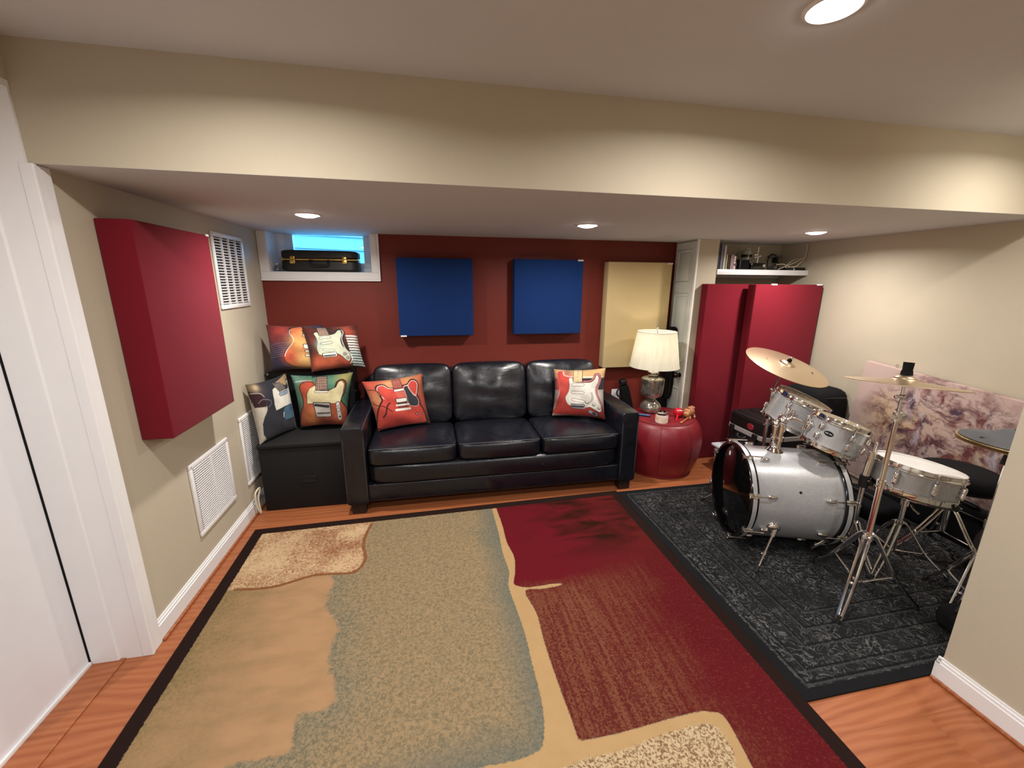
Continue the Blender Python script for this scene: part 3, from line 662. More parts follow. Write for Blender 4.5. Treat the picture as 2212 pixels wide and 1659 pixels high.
# ------------------------------------------------------------------ black box and tall cabinet at the left of the sofa
t_ = thing('storage_box', 'low black covered box on the floor left of the sofa, cushions on top', 'box', (-.86, 2.9, 0))
b = B(); bx(b, -1.125, -.600, 2.738, 3.072, .006, .438, .006); obj('body', b, 'blackcarpet', t_)
b = B(); bx(b, -1.130, -.596, 2.732, 3.076, .4385, .472, .010, 3); obj('lid', b, 'blackcarpet', t_)
b = B(); frame_rect(b, 0, -.052, .052, -.022, .022, .008, .008)
o = obj('handle_slot', b, 'black', t_, W=False); o.matrix_local = MW[t_.name].inverted() @ Matrix.Translation((-.845, 2.738, .215)) @ Matrix.Rotation(PI/2, 4, 'Z')
b = B(); bx(b, -.890, -.800, 2.7372, 2.7382, .200, .230); obj('slot_recess', b, 'rubber', t_)
b = B(); [bx(b, x, x+.03, y, y+.03, 0, .006) for x in (-1.11, -.645) for y in (2.75, 3.03)]; obj('foot', b, 'rubber', t_)

t_ = thing('amplifier_cabinet', 'tall black speaker cabinet in the left corner behind the cushions', 'speaker', (-.88, 3.22, 0))
b = B(); bx(b, -1.150, -.585, 3.085, 3.365, .012, .872, .012, 3); obj('cabinet', b, 'blackcarpet', t_)
b = B(); bx(b, -1.12, -.615, 3.080, 3.086, .05, .84, .002); obj('grille', b, 'blacksoft', t_)
for x in (-1.150, -.585):
    for z in (.03, .855):
        b = B(); ball(b, (x+(.012 if x < -1 else -.012), 3.097, z), .021, (1, 1, 1), 10); obj('corner_cap', b, 'black', t_)
b = B(); tube(b, [(-.583, 3.16, .70), (-.575, 3.18, .70), (-.575, 3.27, .70), (-.583, 3.29, .70)], .009); obj('side_handle', b, 'black', t_)
b = B(); ball(b, (-.66, 3.079, .80), .006, (1, .5, 1), 8); obj('jewel_lamp', b, 'chrome', t_)
b = B(); [bx(b, x, x+.04, y, y+.04, 0, .013) for x in (-1.13, -.65) for y in (3.10, 3.30)]; obj('foot', b, 'rubber', t_)

# ------------------------------------------------------------------ sofa
so = thing('leather_sofa', 'three seat black leather sofa against the red wall', 'sofa', (.44, 2.95, 0))
X0, X1, YF = -.585, 1.452, 2.585
AI0, AI1 = -.440, 1.318
for k, (a0, a1) in enumerate(((X0, AI0), (AI1, X1))):
    t = bmesh.new(); n_ = 14; rings = []
    prof_ = rr(a0, a1, .066, .604, .026, 4)
    ys = [YF+.020, YF+.006, YF, YF+.004]; ins = [.020, .006, .0, .0]
    def ring(yy, k_, dz_=0): return [t.verts.new(((a0+a1)/2+(x_-(a0+a1)/2)*(1-k_), yy, .335+(z_-.335)*(1-k_*.3)+dz_*(z_ > .5))) for x_, z_ in prof_]
    rings = [ring(YF+.0, .22), ring(YF+.002, .06), ring(YF+.012, .0), ring(YF+.10, .0, .004), ring(2.95, .0, .006), ring(3.30, .0, .0), ring(3.325, .05)]
    t.faces.new(list(reversed(rings[0]))); t.faces.new(rings[-1])
    for A_, B_ in zip(rings, rings[1:]):
        for k_ in range(len(A_)): t.faces.new((A_[k_], A_[(k_+1) % len(A_)], B_[(k_+1) % len(A_)], B_[k_]))
    bmesh.ops.recalc_face_normals(t, faces=t.faces)
    obj('arm', t, 'leather', so)
    for xx in (a0+.010, a1-.010):
        b = B(); tube(b, [(xx, YF+.004, .10), (xx, YF-.002, .35), (xx, YF+.008, .575), (xx, YF+.05, .600), (xx, 2.9, .607), (xx, 3.25, .604)], .0026, 6, 6)
        obj('arm_stitching', b, 'seam', so)
b = B(); bx(b, AI0-.01, AI1+.01, YF+.015, 3.30, .075, .20, .012, 3); obj('base_panel', b, 'leather', so)
b = B(); cushion(b, ((AI0+AI1)/2, (YF+3.2)/2, .268), (AI1-AI0+.004, 3.2-YF, .138), 11, (.012, 0, 0, 0), 12); obj('front_rail', b, 'leather', so)
for xx in (.145, .735):
    b = B(); tube(b, [(xx, YF+.006, .205), (xx, YF-.009, .268), (xx, YF+.008, .330)], .0024, 6, 6); tube(b, [(xx+.008, YF+.006, .205), (xx+.008, YF-.009, .268), (xx+.008, YF+.008, .330)], .0024, 6, 6); obj('rail_stitching', b, 'seam', so)
cw = (AI1-AI0)/3
for k in range(3):
    xc = AI0+cw*(k+.5)
    b = B(); cushion(b, (xc, 2.83, .392), (cw-.003, .50, .122), 10, (.014, 0, .026, 0), 18); sc_ = obj('seat_cushion', b, 'leather', so)
    b = B(); tube(b, [(xc-cw*.47, 2.597, .445), (xc-cw*.3, 2.583, .4505), (xc, 2.5785, .453), (xc+cw*.3, 2.583, .4505), (xc+cw*.47, 2.597, .445)], .0032, 6, 6); obj('welt', b, 'seam', sc_)
    R = Matrix.Rotation(math.radians(-13), 4, 'X')
    b = B(); cushion(b, (xc, 3.165, .655), (cw-.003, .17, .462), 8, (.050, 0, .008, 0), 20, R, .010); bc = obj('back_cushion', b, 'leather', so)
    hw = cw*.5-.03
    b = B(); tube(b, [R @ Vector((u*hw, -.052-.006*(1-u*u), .219+.008*(1-u*u)))+Vector((xc, 3.165, .655)) for u in (-.92, -.6, 0, .6, .92)], .003, 6, 6); obj('welt', b, 'seam', bc)
b = B(); cushion(b, ((AI0+AI1)/2, 3.305, .46), (X1-X0-.10, .12, .74), 9, (0, 0, 0, 0), 10); obj('back_frame', b, 'leather', so)
for x in (X0+.03, X1-.12):
    for y in (YF+.012, 3.26):
        b = B(); prism(b, [(x, y), (x+.09, y), (x+.09, y+.07), (x, y+.07)], 0, .078, bev=.004); obj('foot', b, 'darkwood', so)

# ------------------------------------------------------------------ round red ottoman and the things on it
OC = (1.84, 2.94)
ot = thing('round_ottoman', 'round barrel shaped red leather ottoman right of the sofa', 'ottoman', (*OC, 0))
prof = [(0, .004), (.235, .004), (.252, .012), (.275, .06), (.300, .14), (.312, .22), (.310, .29), (.295, .355), (.270, .40), (.245, .418), (.20, .426), (.1, .430), (0, .431)]
prof = [(r*1.05, z*1.05) for r, z in prof]
pp = [tuple(p) for p in smoothpts([(r, z) for r, z in prof], 4)]; pp = [(max(0, r), z) for r, z in pp]
b = B(); lathe(b, pp, 64); obj('body', b, 'redleather', ot, W=False)
for k in range(8):
    a = 2*PI*(k+.35)/8; b = B()
    tube(b, [((r+.0006)*math.cos(a), (r+.0006)*math.sin(a), z) for r, z in prof[2:10]], .0022, 6, 4); obj('panel_seam', b, 'redseam', ot, W=False)
b = B(); lathe(b, [(.255, .4395), (.259, .4425), (.255, .4445), (.251, .4435)], 64, close=True); obj('top_seam', b, 'redseam', ot, W=False)
b = B(); lathe(b, [(0, 0), (.23, 0), (.23, .006), (0, .006)], 40); obj('base_disc', b, 'black', ot, W=False)

ZO = .4545
lp = thing('table_lamp', 'table lamp with cream shade and silver glass body on the red ottoman', 'lamp', (1.79, 3.03, ZO))
def lth(name, prof, mat, n=5, seg=40, sm=True, label=None):
    b = B(); pr = [(max(0, r), z) for r, z in smoothpts(prof, n)] if sm else prof
    lathe(b, pr, seg); return obj(name, b, mat, lp, W=False, label=label)
lth('base', [(0, 0), (.062, 0), (.078, .012), (.086, .035), (.080, .06), (.062, .085), (.040, .105), (.03, .115), (0, .116)], 'mercury', label='rounded silvered glass foot')
lth('glass_column', [(.03, .113), (.05, .122), (.078, .140), (.088, .170), (.092, .22), (.094, .27), (.092, .285), (.075, .296), (.04, .302), (0, .303)], 'mercury', label='clear silvered glass cylinder')
lth('neck', [(.022, .300), (.040, .312), (.047, .330), (.042, .348), (.028, .358), (.018, .362), (0, .362)], 'chrome')
lth('socket', [(.016, .36), (.016, .44), (.012, .45), (0, .45)], 'steel', sm=False, seg=20)
b = B(); tube(b, [(0, .035, .372), (0, .05, .46), (0, .045, .60), (0, .0, .672), (0, -.045, .60), (0, -.05, .46), (0, -.035, .372)], .0022, 6, 6); obj('harp', b, 'steel', lp, W=False)
b = B(); ball(b, (0, 0, .50), .03, (1, 1, 1.25), 16); obj('bulb', b, 'bulb', lp, W=False)
b = B(); lathe(b, [(.196, .385), (.152, .672), (.1505, .672), (.1945, .385)], 56, close=True); sh = obj('lamp_shade', b, 'shade', lp, W=False)
b = B(); lathe(b, [(.1955, .384), (.1985, .384), (.1975, .391), (.1945, .391)], 56, close=True); lathe(b, [(.1500, .667), (.1545, .667), (.1535, .6735), (.1495, .6735)], 56, close=True); obj('shade_trim', b, 'shade', sh, W=False)
b = B(); [rod(b, (0, 0, .672), (.151*math.cos(a), .151*math.sin(a), .668), .0018, seg=6) for a in (0, 2*PI/3, 4*PI/3)]; obj('shade_spider', b, 'steel', lp, W=False)
lth('finial', [(0, .672), (.008, .674), (.006, .682), (.011, .694), (.007, .706), (0, .710)], 'steel', seg=16)
pl_ = bpy.data.lights.new('lamp_bulb_light', 'POINT'); pl_.energy = 1.3; pl_.color = (1, .90, .74); pl_.shadow_soft_size = .03
po = bpy.data.objects.new('lamp_bulb_light', pl_); COL.objects.link(po); po.location = (1.79, 3.03, ZO+.56)

t_ = thing('candle_jar', 'small glass candle jar with a pale pink label before the lamp', 'jar', (1.745, 2.775, .4425))
b = B(); lathe(b, [(0, 0), (.044, 0), (.047, .004), (.047, .062), (.043, .068), (.040, .068), (.040, .058), (0, .058)], 32); obj('jar', b, plain('pale_glass', S(214, 190, 178), .15), t_, W=False)
tl_ = NT('printed_jar_label'); vv = tl_.coord(); tl_.set(tl_.ramp(tl_.noise(tl_.mapp(vv, (30, 30, 90)), 1, 3), [(.35, S(226, 196, 186)), (.55, S(236, 212, 200)), (.62, S(216, 186, 110))]), .6)
b = B(); lathe(b, [(.0474, .008), (.0478, .008), (.0478, .052), (.0474, .052)], 32, close=True); obj('label', b, tl_.m, t_, W=False, label='pale pink label')
b = B(); lathe(b, [(0, .070), (.043, .070), (.045, .073), (.045, .083), (.040, .087), (.012, .088), (.011, .096), (0, .098)], 32); obj('jar_lid', b, 'chrome', t_, W=False, label='silver lid')

t_ = thing('maraca', 'red shaker with a straight handle on the ottoman right of the lamp', 'shaker', (1.945, 2.865, .4475))
rp = plain('red_lacquer', S(196, 20, 40), .2, var=.05)
b = B(); ball(b, (0, 0, .040), .039, (1.0, 1, .98), 22); obj('shaker_head', b, rp, t_, W=False)
b = B(); rod(b, (-.02, -.025, .024), (-.082, -.105, .0075), .010, .007, 12); ball(b, (-.083, -.106, .0078), .0078, seg=10); obj('handle', b, rp, t_, W=False)
b = B(); [tube(b, [(-.026+dx, -.022, .062), (-.012+dx, -.030, .065), (.004+dx, -.032, .060)], .0025, 6, 4) for dx in (0, .012)]; obj('white_marking', b, 'white', t_, W=False, label='white painted marks')

wd = NT('carved_brown_wood'); vv = wd.coord(); wd.set(wd.ramp(wd.wave(wd.mapp(vv, (4, 20, 20)), 3, 3, 2), [(.2, S(146, 92, 58)), (.8, S(186, 128, 86))]), .4); M['carved'] = wd.m
t_ = thing('wooden_frog_rasp', 'carved brown wooden rasp figure with ridged back on the ottoman edge', 'instrument', (2.035, 2.855, .4425), math.radians(25))
b = B(); ball(b, (0, 0, .050), .05, (1.15, .78, .74), 20); ball(b, (-.045, -.01, .040), .028, (1.1, 1, .9), 14); obj('body', b, 'carved', t_, W=False)
for k in range(6):
    b = B(); tube(b, [(-.025+k*.013, -.024, .078), (-.025+k*.013, 0, .0885), (-.025+k*.013, .024, .078)], .0035, 6, 4); obj('ridge', b, 'carved', t_, W=False)
for sx in (-.035, .03):
    for sy in (-.034, .034):
        b = B(); tube(b, [(sx, sy*.6, .03), (sx-.008, sy*1.15, .016), (sx-.02, sy*1.25, .0065)], .0085, 8, 4); obj('leg', b, 'carved', t_, W=False)
t_ = thing('wooden_stick', 'short brown wooden striker stick lying before the carved rasp', 'stick', (1.945, 2.765, .4462), math.radians(38))
b = B(); rod(b, (-.08, 0, .0075), (.07, 0, .0125), .0068, .0058, 12); ball(b, (-.082, 0, .0095), .0095, (1.4, 1, 1), 12); obj('striker', b, 'carved', t_, W=False)

t_ = thing('harmonica', 'blue and black harmonica lying on the ottoman beside the sofa arm', 'harmonica', (1.665, 2.935, .4445), math.radians(-35))
b = B(); box(b, (0, 0, .011), (.135, .030, .009), .002); obj('comb', b, 'black', t_, W=False)
b = B(); box(b, (0, 0, .0185), (.125, .026, .006), .0025); obj('cover_plate', b, plain('blue_enamel', S(70, 112, 160), .25), t_, W=False)
b = B(); box(b, (0, 0, .0035), (.125, .026, .006), .0025); obj('cover_plate', b, plain('blue_enamel', S(70, 112, 160), .25), t_, W=False)

# ------------------------------------------------------------------ things behind the ottoman
t_ = thing('gig_bag', 'tall black padded gig bag standing in the corner behind the lamp', 'bag', (2.03, 3.28, 0))
b = B(); cushion(b, (2.015, 3.305, .27), (.16, .11, .53), 5, (.0, 0, 0, 0), 10); cushion(b, (2.055, 3.235, .82), (.082, .080, .64), 5, (.0, 0, 0, 0), 10); obj('body', b, 'blacksoft', t_)
b = B(); tube(b, [(2.02, 3.248, .10), (2.02, 3.248, .46), (2.05, 3.196, .56), (2.055, 3.194, 1.10)], .005, 6); obj('zip', b, 'black', t_)
b = B(); tube(b, [(1.99, 3.252, .40), (1.99, 3.232, .385), (1.99, 3.232, .355), (1.99, 3.252, .34)], .010, 8); obj('carry_handle', b, 'black', t_)
t_ = thing('guitar_neck_case', 'slim black padded case tilted against the red wall behind the ottoman', 'case', (1.67, 3.31, 0))
Rm = axis((1.80, 3.30, 0), (-.24, .055, 1), (1, 0, .24)); Rm.translation = (1.815, 3.275, .02)
b = B(); cushion(b, (0, 0, .31), (.085, .055, .62), 7, (0, 0, 0, 0), 8); b.transform(Rm); obj('body', b, 'blacksoft', t_)
b = B(); cushion(b, (0, 0, .645), (.062, .06, .05), 5, (0, 0, 0, 0), 6); b.transform(Rm); obj('end_cap', b, 'black', t_)
b = B(); tube(b, [(-.045, -.01, .60), (-.075, -.015, .58), (-.078, -.015, .54), (-.045, -.01, .52)], .007); b.transform(Rm); obj('strap', b, 'black', t_)
t_ = thing('wall_outlet', 'white outlet plate on the red wall beyond the sofa arm', 'outlet', (1.632, YB, .47))
b = B(); bx(b, 1.594, 1.672, YB-.006, YB, .445, .565, .003); obj('plate', b, 'white', t_)
for z in (.482, .528):
    b = B(); bx(b, 1.616, 1.650, YB-.008, YB-.005, z-.015, z+.015, .003); obj('socket', b, 'white', t_)

# ------------------------------------------------------------------ case on the window sill
t_ = thing('instrument_case', 'small black hard case with brass trim on the window sill', 'case', (-.785, 3.47, WZ0))
cx, cy = -.785, 3.470; hx, hy = .268, .085
b = B(); cushion(b, (cx, cy, WZ0+.0425), (2*hx, 2*hy, .085), 9, (0, 0, 0, 0), 10); obj('case_base', b, 'black', t_)
b = B(); cushion(b, (cx, cy, WZ0+.122), (2*hx, 2*hy, .066), 7, (0, 0, .004, 0), 10); obj('lid', b, 'black', t_)
b = B(); box(b, (cx, cy, WZ0+.0875), (2*hx+.003, 2*hy+.003, .013), .006, 3); obj('trim_band', b, 'gold', t_, label='brass trim band')
for sx in (-.185, .175):
    b = B(); box(b, (cx+sx, cy-hy-.004, WZ0+.098), (.034, .007, .026), .004); box(b, (cx+sx, cy-hy-.007, WZ0+.073), (.038, .010, .034), .006, 3); obj('latch', b, 'gold', t_, label='brass latch')
b = B(); tube(b, [(cx-.062, cy-hy-.002, WZ0+.080), (cx-.06, cy-hy-.016, WZ0+.066), (cx-.05, cy-hy-.020, WZ0+.045), (cx+.05, cy-hy-.020, WZ0+.045), (cx+.06, cy-hy-.016, WZ0+.066), (cx+.062, cy-hy-.002, WZ0+.080)], .008, 8, 4); obj('handle', b, 'black', t_)
for sx in (-.062, .062):
    b = B(); box(b, (cx+sx, cy-hy-.003, WZ0+.080), (.02, .008, .014), .003); obj('handle_mount', b, 'black', t_)
t_ = thing('plastic_pouch', 'small crumpled clear plastic pouch on the sill left of the black case', 'pouch', (-1.075, 3.40, WZ0))
b = B(); cushion(b, (-1.077, 3.41, WZ0+.022), (.06, .05, .044), 3, (.005, 0, .008, 0), 8, Matrix.Rotation(.5, 4, 'Z'), .006); obj('bag', b, glassy('clear_film', (.80, .82, .86, 1), .15), t_)
b = B(); ball(b, (-1.085, 3.41, WZ0+.051), .011, (1, 1, .7), 8); obj('twist_tie', b, 'white', t_)

# ------------------------------------------------------------------ floating shelf and what stands on it
SZ = 1.617
t_ = thing('floating_shelf', 'white floating shelf in the niche above the crimson panels', 'shelf', (2.73, 3.22, 1.575))
b = B(); bx(b, 2.291, 3.159, 3.060, 3.379, 1.575, SZ, .002); obj('board', b, 'white', t_)
b = B(); bx(b, 2.291, 3.159, 3.362, 3.3795, 1.555, 1.575, .002); obj('wall_cleat', b, 'white', t_)
def book(x0, x1, h, d, col, label, cat='book', name='book', y0=3.10, lean=0, group='books and papers on the shelf'):
    t_ = thing(name, label, cat, ((x0+x1)/2, y0+d/2, SZ), group=group)
    m = plain('cover', S(*col), .6)
    w_ = x1-x0
    b = B(); bx(b, -w_/2, -w_/2+.003, -d/2, d/2, 0, h, .001); bx(b, w_/2-.003, w_/2, -d/2, d/2, 0, h, .001); bx(b, -w_/2, w_/2, -d/2, -d/2+.003, 0, h, .001); obj('cover', b, m, t_, W=False)
    b = B(); bx(b, -w_/2+.003, w_/2-.003, -d/2+.003, d/2-.004, .003, h-.004); obj('pages', b, 'paper', t_, W=False, smooth=False)
book(2.293, 2.302, .198, .21, (222, 218, 210), 'thin white folder at the left end of the shelf', 'folder', 'folder')
book(2.306, 2.334, .200, .20, (40, 42, 58), 'dark blue book next to the white folder on the shelf')
book(2.337, 2.361, .188, .20, (116, 114, 122), 'tall grey book second from the dark blue one on the shelf')
book(2.364, 2.385, .186, .19, (190, 188, 186), 'pale tall book beside the grey book on the shelf')
book(2.388, 2.404, .120, .17, (164, 164, 110), 'short yellow-green booklet on the shelf')
book(2.407, 2.428, .112, .17, (52, 24, 26), 'short dark maroon book on the shelf')
book(2.431, 2.470, .116, .17, (150, 122, 126), 'thick dusty pink book on the shelf')
t_ = thing('metal_tin', 'small silver tin on the shelf right of the pink book', 'tin', (2.505, 3.16, SZ))
b = B(); lathe(b, [(0, 0), (.028, 0), (.028, .062), (.024, .066), (.024, .092), (.028, .095), (.028, .104), (.020, .106), (0, .106)], 28); obj('tin', b, 'steel', t_, W=False)
b = B(); lathe(b, [(.0285, .030), (.029, .030), (.029, .050), (.0285, .050)], 28, close=True); obj('band', b, plain('brown_label', S(92, 66, 60), .6), t_, W=False)
t_ = thing('black_box_speaker', 'small black cube speaker on the shelf', 'speaker', (2.59, 3.17, SZ))
b = B(); box(b, (0, 0, .041), (.098, .09, .082), .008, 3); obj('shell', b, 'black', t_, W=False)
b = B(); box(b, (0, -.0455, .041), (.08, .004, .064), .006); obj('grille', b, 'blacksoft', t_, W=False)
t_ = thing('bottle', 'round clear bottle with yellow-green liquid and dark band, back of the shelf', 'bottle', (2.715, 3.27, SZ))
b = B(); lathe(b, [(0, 0), (.038, 0), (.042, .006), (.042, .150), (.034, .166), (.016, .174), (.016, .186), (0, .186)], 32); obj('bottle', b, plain('milky_plastic', S(176, 176, 160), .25), t_, W=False)
b = B(); lathe(b, [(.0425, .02), (.0432, .02), (.0432, .066), (.0425, .066)], 32, close=True); obj('label', b, plain('lime_label', S(196, 200, 96), .5), t_, W=False, label='yellow-green label')
b = B(); lathe(b, [(.0425, .110), (.0436, .110), (.0436, .132), (.0425, .132)], 32, close=True); obj('dark_band', b, 'black', t_, W=False)
t_ = thing('radio', 'low black radio with chrome knobs and two aerials, middle of the shelf', 'radio', (2.70, 3.135, SZ))
b = B(); box(b, (0, 0, .028), (.135, .07, .056), .008, 3); obj('case', b, 'blackgloss', t_, W=False)
b = B(); tube(b, [(-.085, .005, .004), (-.078, .002, .07), (-.07, 0, .17)], .0018, 6); obj('aerial', b, 'steel', t_, W=False)
b = B(); rod(b, (.02, .01, .054), (.02, .012, .185), .0018, seg=6); obj('aerial', b, 'steel', t_, W=False)
for x, z in ((-.01, .100), (-.01, .122), (.02, .110)):
    b = B(); rod(b, (x-.016, .0, z), (x+.012, -.002, z+.003), .007, seg=10); ball(b, (x+.014, -.002, z+.003), .009, seg=10); rod(b, (x, 0, .05), (x, 0, z), .003, seg=6); obj('clip_arm', b, 'chrome', t_, W=False)
b = B(); lathe(b, [(0, .01), (.012, .01), (.014, 0)], 20, axis((.045, -.036, .034), (0, -1, 0))); obj('knob', b, 'chrome', t_, W=False)
o = B(); tube(o, [(2.83, 3.14, SZ+.006), (2.825, 3.15, SZ+.06), (2.85, 3.16, SZ+.118), (2.89, 3.16, SZ+.128), (2.925, 3.15, SZ+.09), (2.93, 3.14, SZ+.02), (2.90, 3.12, SZ+.006), (2.82, 3.11, SZ+.006)], .006, 8, 8)
tag(obj('cable_loop', o, 'rubber', None), 'stiff black cable loop standing on the shelf', 'cable')
o = B(); tube(o, [(2.80, 3.10, SZ+.012), (2.83, 3.095, SZ+.03), (2.86, 3.10, SZ+.045), (2.84, 3.12, SZ+.02), (2.87, 3.13, SZ+.012)], .010, 8, 6); tag(obj('cable_bundle', o, 'rubber', None), 'dark grey cable bundle lying on the shelf', 'cable')
t_ = thing('network_router', 'flat black router box at the right end of the shelf', 'router', (3.06, 3.14, SZ))
b = B(); box(b, (0, 0, .012), (.175, .12, .022), .004); obj('case', b, 'black', t_, W=False)
b = B(); box(b, (-.03, -.062, .008), (.010, .004, .008), .001); obj('status_lamp', b, 'white', t_, W=False)
b = B(); [box(b, (x, .02, .024), (.05, .04, .004), .001) for x in (-.05, .03)]; obj('cover_vent', b, 'rubber', t_, W=False)
t_ = thing('power_adapter', 'grey power adapter plugged in above the router', 'adapter', (3.075, 3.34, 1.775))
b = B(); bx(b, 3.02, 3.13, 3.325, 3.379, 1.735, 1.753, .004); obj('plug_strip', b, plain('grey_plastic', S(120, 118, 112), .5), t_)
b = B(); bx(b, 3.075, 3.105, 3.33, 3.3795, 1.690, 1.735, .004); obj('plug', b, 'black', t_)
M['cablewhite'] = plain('ivory_cable', S(206, 196, 172), .5)
for i, pts in enumerate(([(3.145, 3.10, 1.835), (3.145, 3.10, 1.77), (3.13, 3.10, 1.725), (3.05, 3.095, 1.685), (2.95, 3.09, SZ+.03), (2.88, 3.085, SZ+.006)],
    [(3.14, 3.09, 1.835), (3.135, 3.09, 1.74), (3.10, 3.085, 1.69), (3.05, 3.08, SZ+.032), (3.02, 3.078, SZ+.022)],
    [(3.135, 3.12, 1.715), (3.06, 3.12, 1.705), (2.99, 3.11, 1.665), (2.97, 3.10, SZ+.022), (3.02, 3.09, SZ+.03), (3.10, 3.10, SZ+.033)],
    [(2.88, 3.12, SZ+.045), (2.95, 3.11, SZ+.05), (3.0, 3.10, SZ+.03), (3.03, 3.09, SZ+.024)])):
    o = B(); tube(o, pts, .0032 if i < 4 else .0045, 6, 8)
    tag(obj('ivory_cable', o, 'cablewhite', None), ['ivory cable from the ceiling ending lowest on the shelf front', 'ivory cable curling down to a white plug on the shelf', 'ivory cable looped twice over the router', 'short ivory cable crossing the shelf in front of the loop'][i], 'cable', 'tangled ivory cables')

# ------------------------------------------------------------------ cases and tub in front of the crimson panels
t_ = thing('plastic_tub', 'clear white plastic storage tub on the floor under the black hard case', 'tub', (2.50, 2.63, 0))
b = B(); box(b, (2.50, 2.635, .095), (.41, .40, .178), .02, 3); obj('tub', b, 'tub', t_)
b = B(); box(b, (2.50, 2.635, .197), (.45, .44, .024), .010, 3); obj('lid', b, 'tub', t_)
b = B(); bx(b, 2.262, 2.276, 2.58, 2.69, .165, .21, .004); obj('clip', b, 'tub', t_)
CZ = .211
t_ = thing('hard_case', 'black moulded hard case with silver rim lying on the plastic tub', 'case', (2.62, 2.66, CZ))
hc = rr(2.385, 2.90, 2.43, 2.845, .07)
b = B(); prism(b, hc, CZ+.002, CZ+.155, bev=.016); obj('lower_shell', b, 'black', t_)
b = B(); prism(b, rr(2.385, 2.90, 2.43, 2.845, .07), CZ+.175, CZ+.285, bev=.022); obj('upper_shell', b, 'black', t_)
b = B(); prism(b, rr(2.379, 2.906, 2.424, 2.851, .075), CZ+.148, CZ+.186, bev=.005); obj('rim', b, 'aluminium', t_, label='silver aluminium rim')
for yy in (2.52, 2.76):
    b = B(); bx(b, 2.366, 2.384, yy-.022, yy+.022, CZ+.12, CZ+.185, .004); obj('latch', b, 'black', t_)
b = B(); tube(b, [(2.384, 2.60, CZ+.135), (2.358, 2.605, CZ+.125), (2.352, 2.64, CZ+.118), (2.358, 2.675, CZ+.125), (2.384, 2.68, CZ+.135)], .009); obj('handle', b, 'black', t_)
for k in range(4):
    b = B(); bx(b, 2.45+k*.11, 2.49+k*.11, 2.47, 2.81, CZ+.282, CZ+.290, .003); obj('rib', b, 'black', t_)
b = B(); lathe(b, [(0, .004), (.022, .004), (.026, 0)], 24, axis((2.386, 2.585, CZ+.225), (-1, 0, 0)) @ Matrix.Scale(1.35, 4, (1, 0, 0))); obj('badge', b, plain('red_badge', S(150, 36, 44), .4), t_, label='oval red badge')

t_ = thing('soft_drum_bag', 'large black soft bag standing behind the rack toms near the right wall', 'bag', (2.92, 2.62, 0))
b = B(); cushion(b, (2.965, 2.63, .36), (.36, .34, .715), 7, (.02, 0, .012, 0), 12, Matrix.Rotation(.15, 4, 'Z')); obj('body', b, 'blacksoft', t_)
b = B(); tube(b, [(2.79, 2.48, .66), (2.95, 2.452, .672), (3.10, 2.478, .66)], .005, 6); obj('zip', b, 'black', t_)
b = B(); tube(b, [(2.90, 2.60, .722), (2.905, 2.61, .75), (3.0, 2.63, .752), (3.01, 2.635, .722)], .010); obj('carry_handle', b, 'black', t_)

# ------------------------------------------------------------------ rugs
RO = (-1.108, 2.504)
def rug_xy(x, y): return x, y
RP = [(-1.108, 2.506), (1.300, 2.566), (1.306, -.55), (-1.045, -.60)]    # outline on the floor
def sdf(P, X, Y, closed=True):
    d = np.full(X.shape, 9.); ins = np.zeros(X.shape, bool); n = len(P)
    for i in range(n if closed else n-1):
        ax_, ay = P[i]; bx_, by = P[(i+1) % n]; dx, dy = bx_-ax_, by-ay
        t = np.clip(((X-ax_)*dx+(Y-ay)*dy)/(dx*dx+dy*dy+1e-12), 0, 1)
        d = np.minimum(d, np.hypot(X-ax_-t*dx, Y-ay-t*dy))
        if closed and dy != 0: ins ^= ((ay > Y) != (by > Y)) & (X < dx*(Y-ay)/dy+ax_)
    return np.where(ins, d, -d) if closed else d
cB = [(-.414, 2.442), (-.433, 2.333), (-.433, 2.221), (-.406, 2.112), (-.416, 2.035), (-.457, 1.990), (-.552, 2.0), (-.654, 2.005), (-.737, 1.978), (-.826, 1.954), (-.930, 1.957), (-1.003, 1.971)]
cC = [(-.547, 1.999), (-.543, 1.955), (-.535, 1.834), (-.535, 1.761), (-.465, 1.658), (-.456, 1.594), (-.462, 1.5), (-.452, 1.437), (-.432, 1.392), (-.405, 1.324), (-.411, 1.261), (-.454, 1.256), (-.514, 1.247), (-.506, 1.159), (-.537, 1.131), (-.653, 1.131)]
EL = [(.359, 2.457), (.359, 2.186), (.351, 2.005), (.358, 1.844), (.335, 1.749), (.341, 1.632), (.350, 1.504), (.352, 1.402), (.348, 1.285), (.347, 1.166), (.336, 1.072), (.313, 1.002), (.285, .981), (.207, .969), (.135, .972)]
ER = [(.390, 2.452), (.395, 2.261), (.391, 2.104), (.407, 1.961), (.388, 1.839), (.364, 1.757), (.381, 1.734), (.416, 1.718), (.493, 1.713), (.554, 1.716), (.606, 1.709), (.603, 1.699), (.497, 1.692), (.409, 1.693), (.430, 1.544), (.423, 1.388), (.425, 1.205), (.431, 1.067), (.433, .997), (.443, .986), (.565, .984), (.677, .989), (.807, .997), (.897, .997), (.924, .991), (.960, .978), (.967, .956), (.966, .927), (.957, .862), (.947, .808)]
sm2 = lambda P: [tuple(q) for q in smoothpts(P, 4)]
nx, ny = 190, 246
pU = np.linspace(0, 1, nx); pV = np.linspace(0, 1, ny); U, V = np.meshgrid(pU, pV)
q = [np.array(p) for p in RP]
XY = ((1-U)*V)[..., None]*q[0]+(U*V)[..., None]*q[1]+(U*(1-V))[..., None]*q[2]+((1-U)*(1-V))[..., None]*q[3]
X, Y = XY[..., 0], XY[..., 1]
polyB = sm2(cB)+[(-1.3, 1.96), (-1.3, 2.7), (-.414, 2.7)]
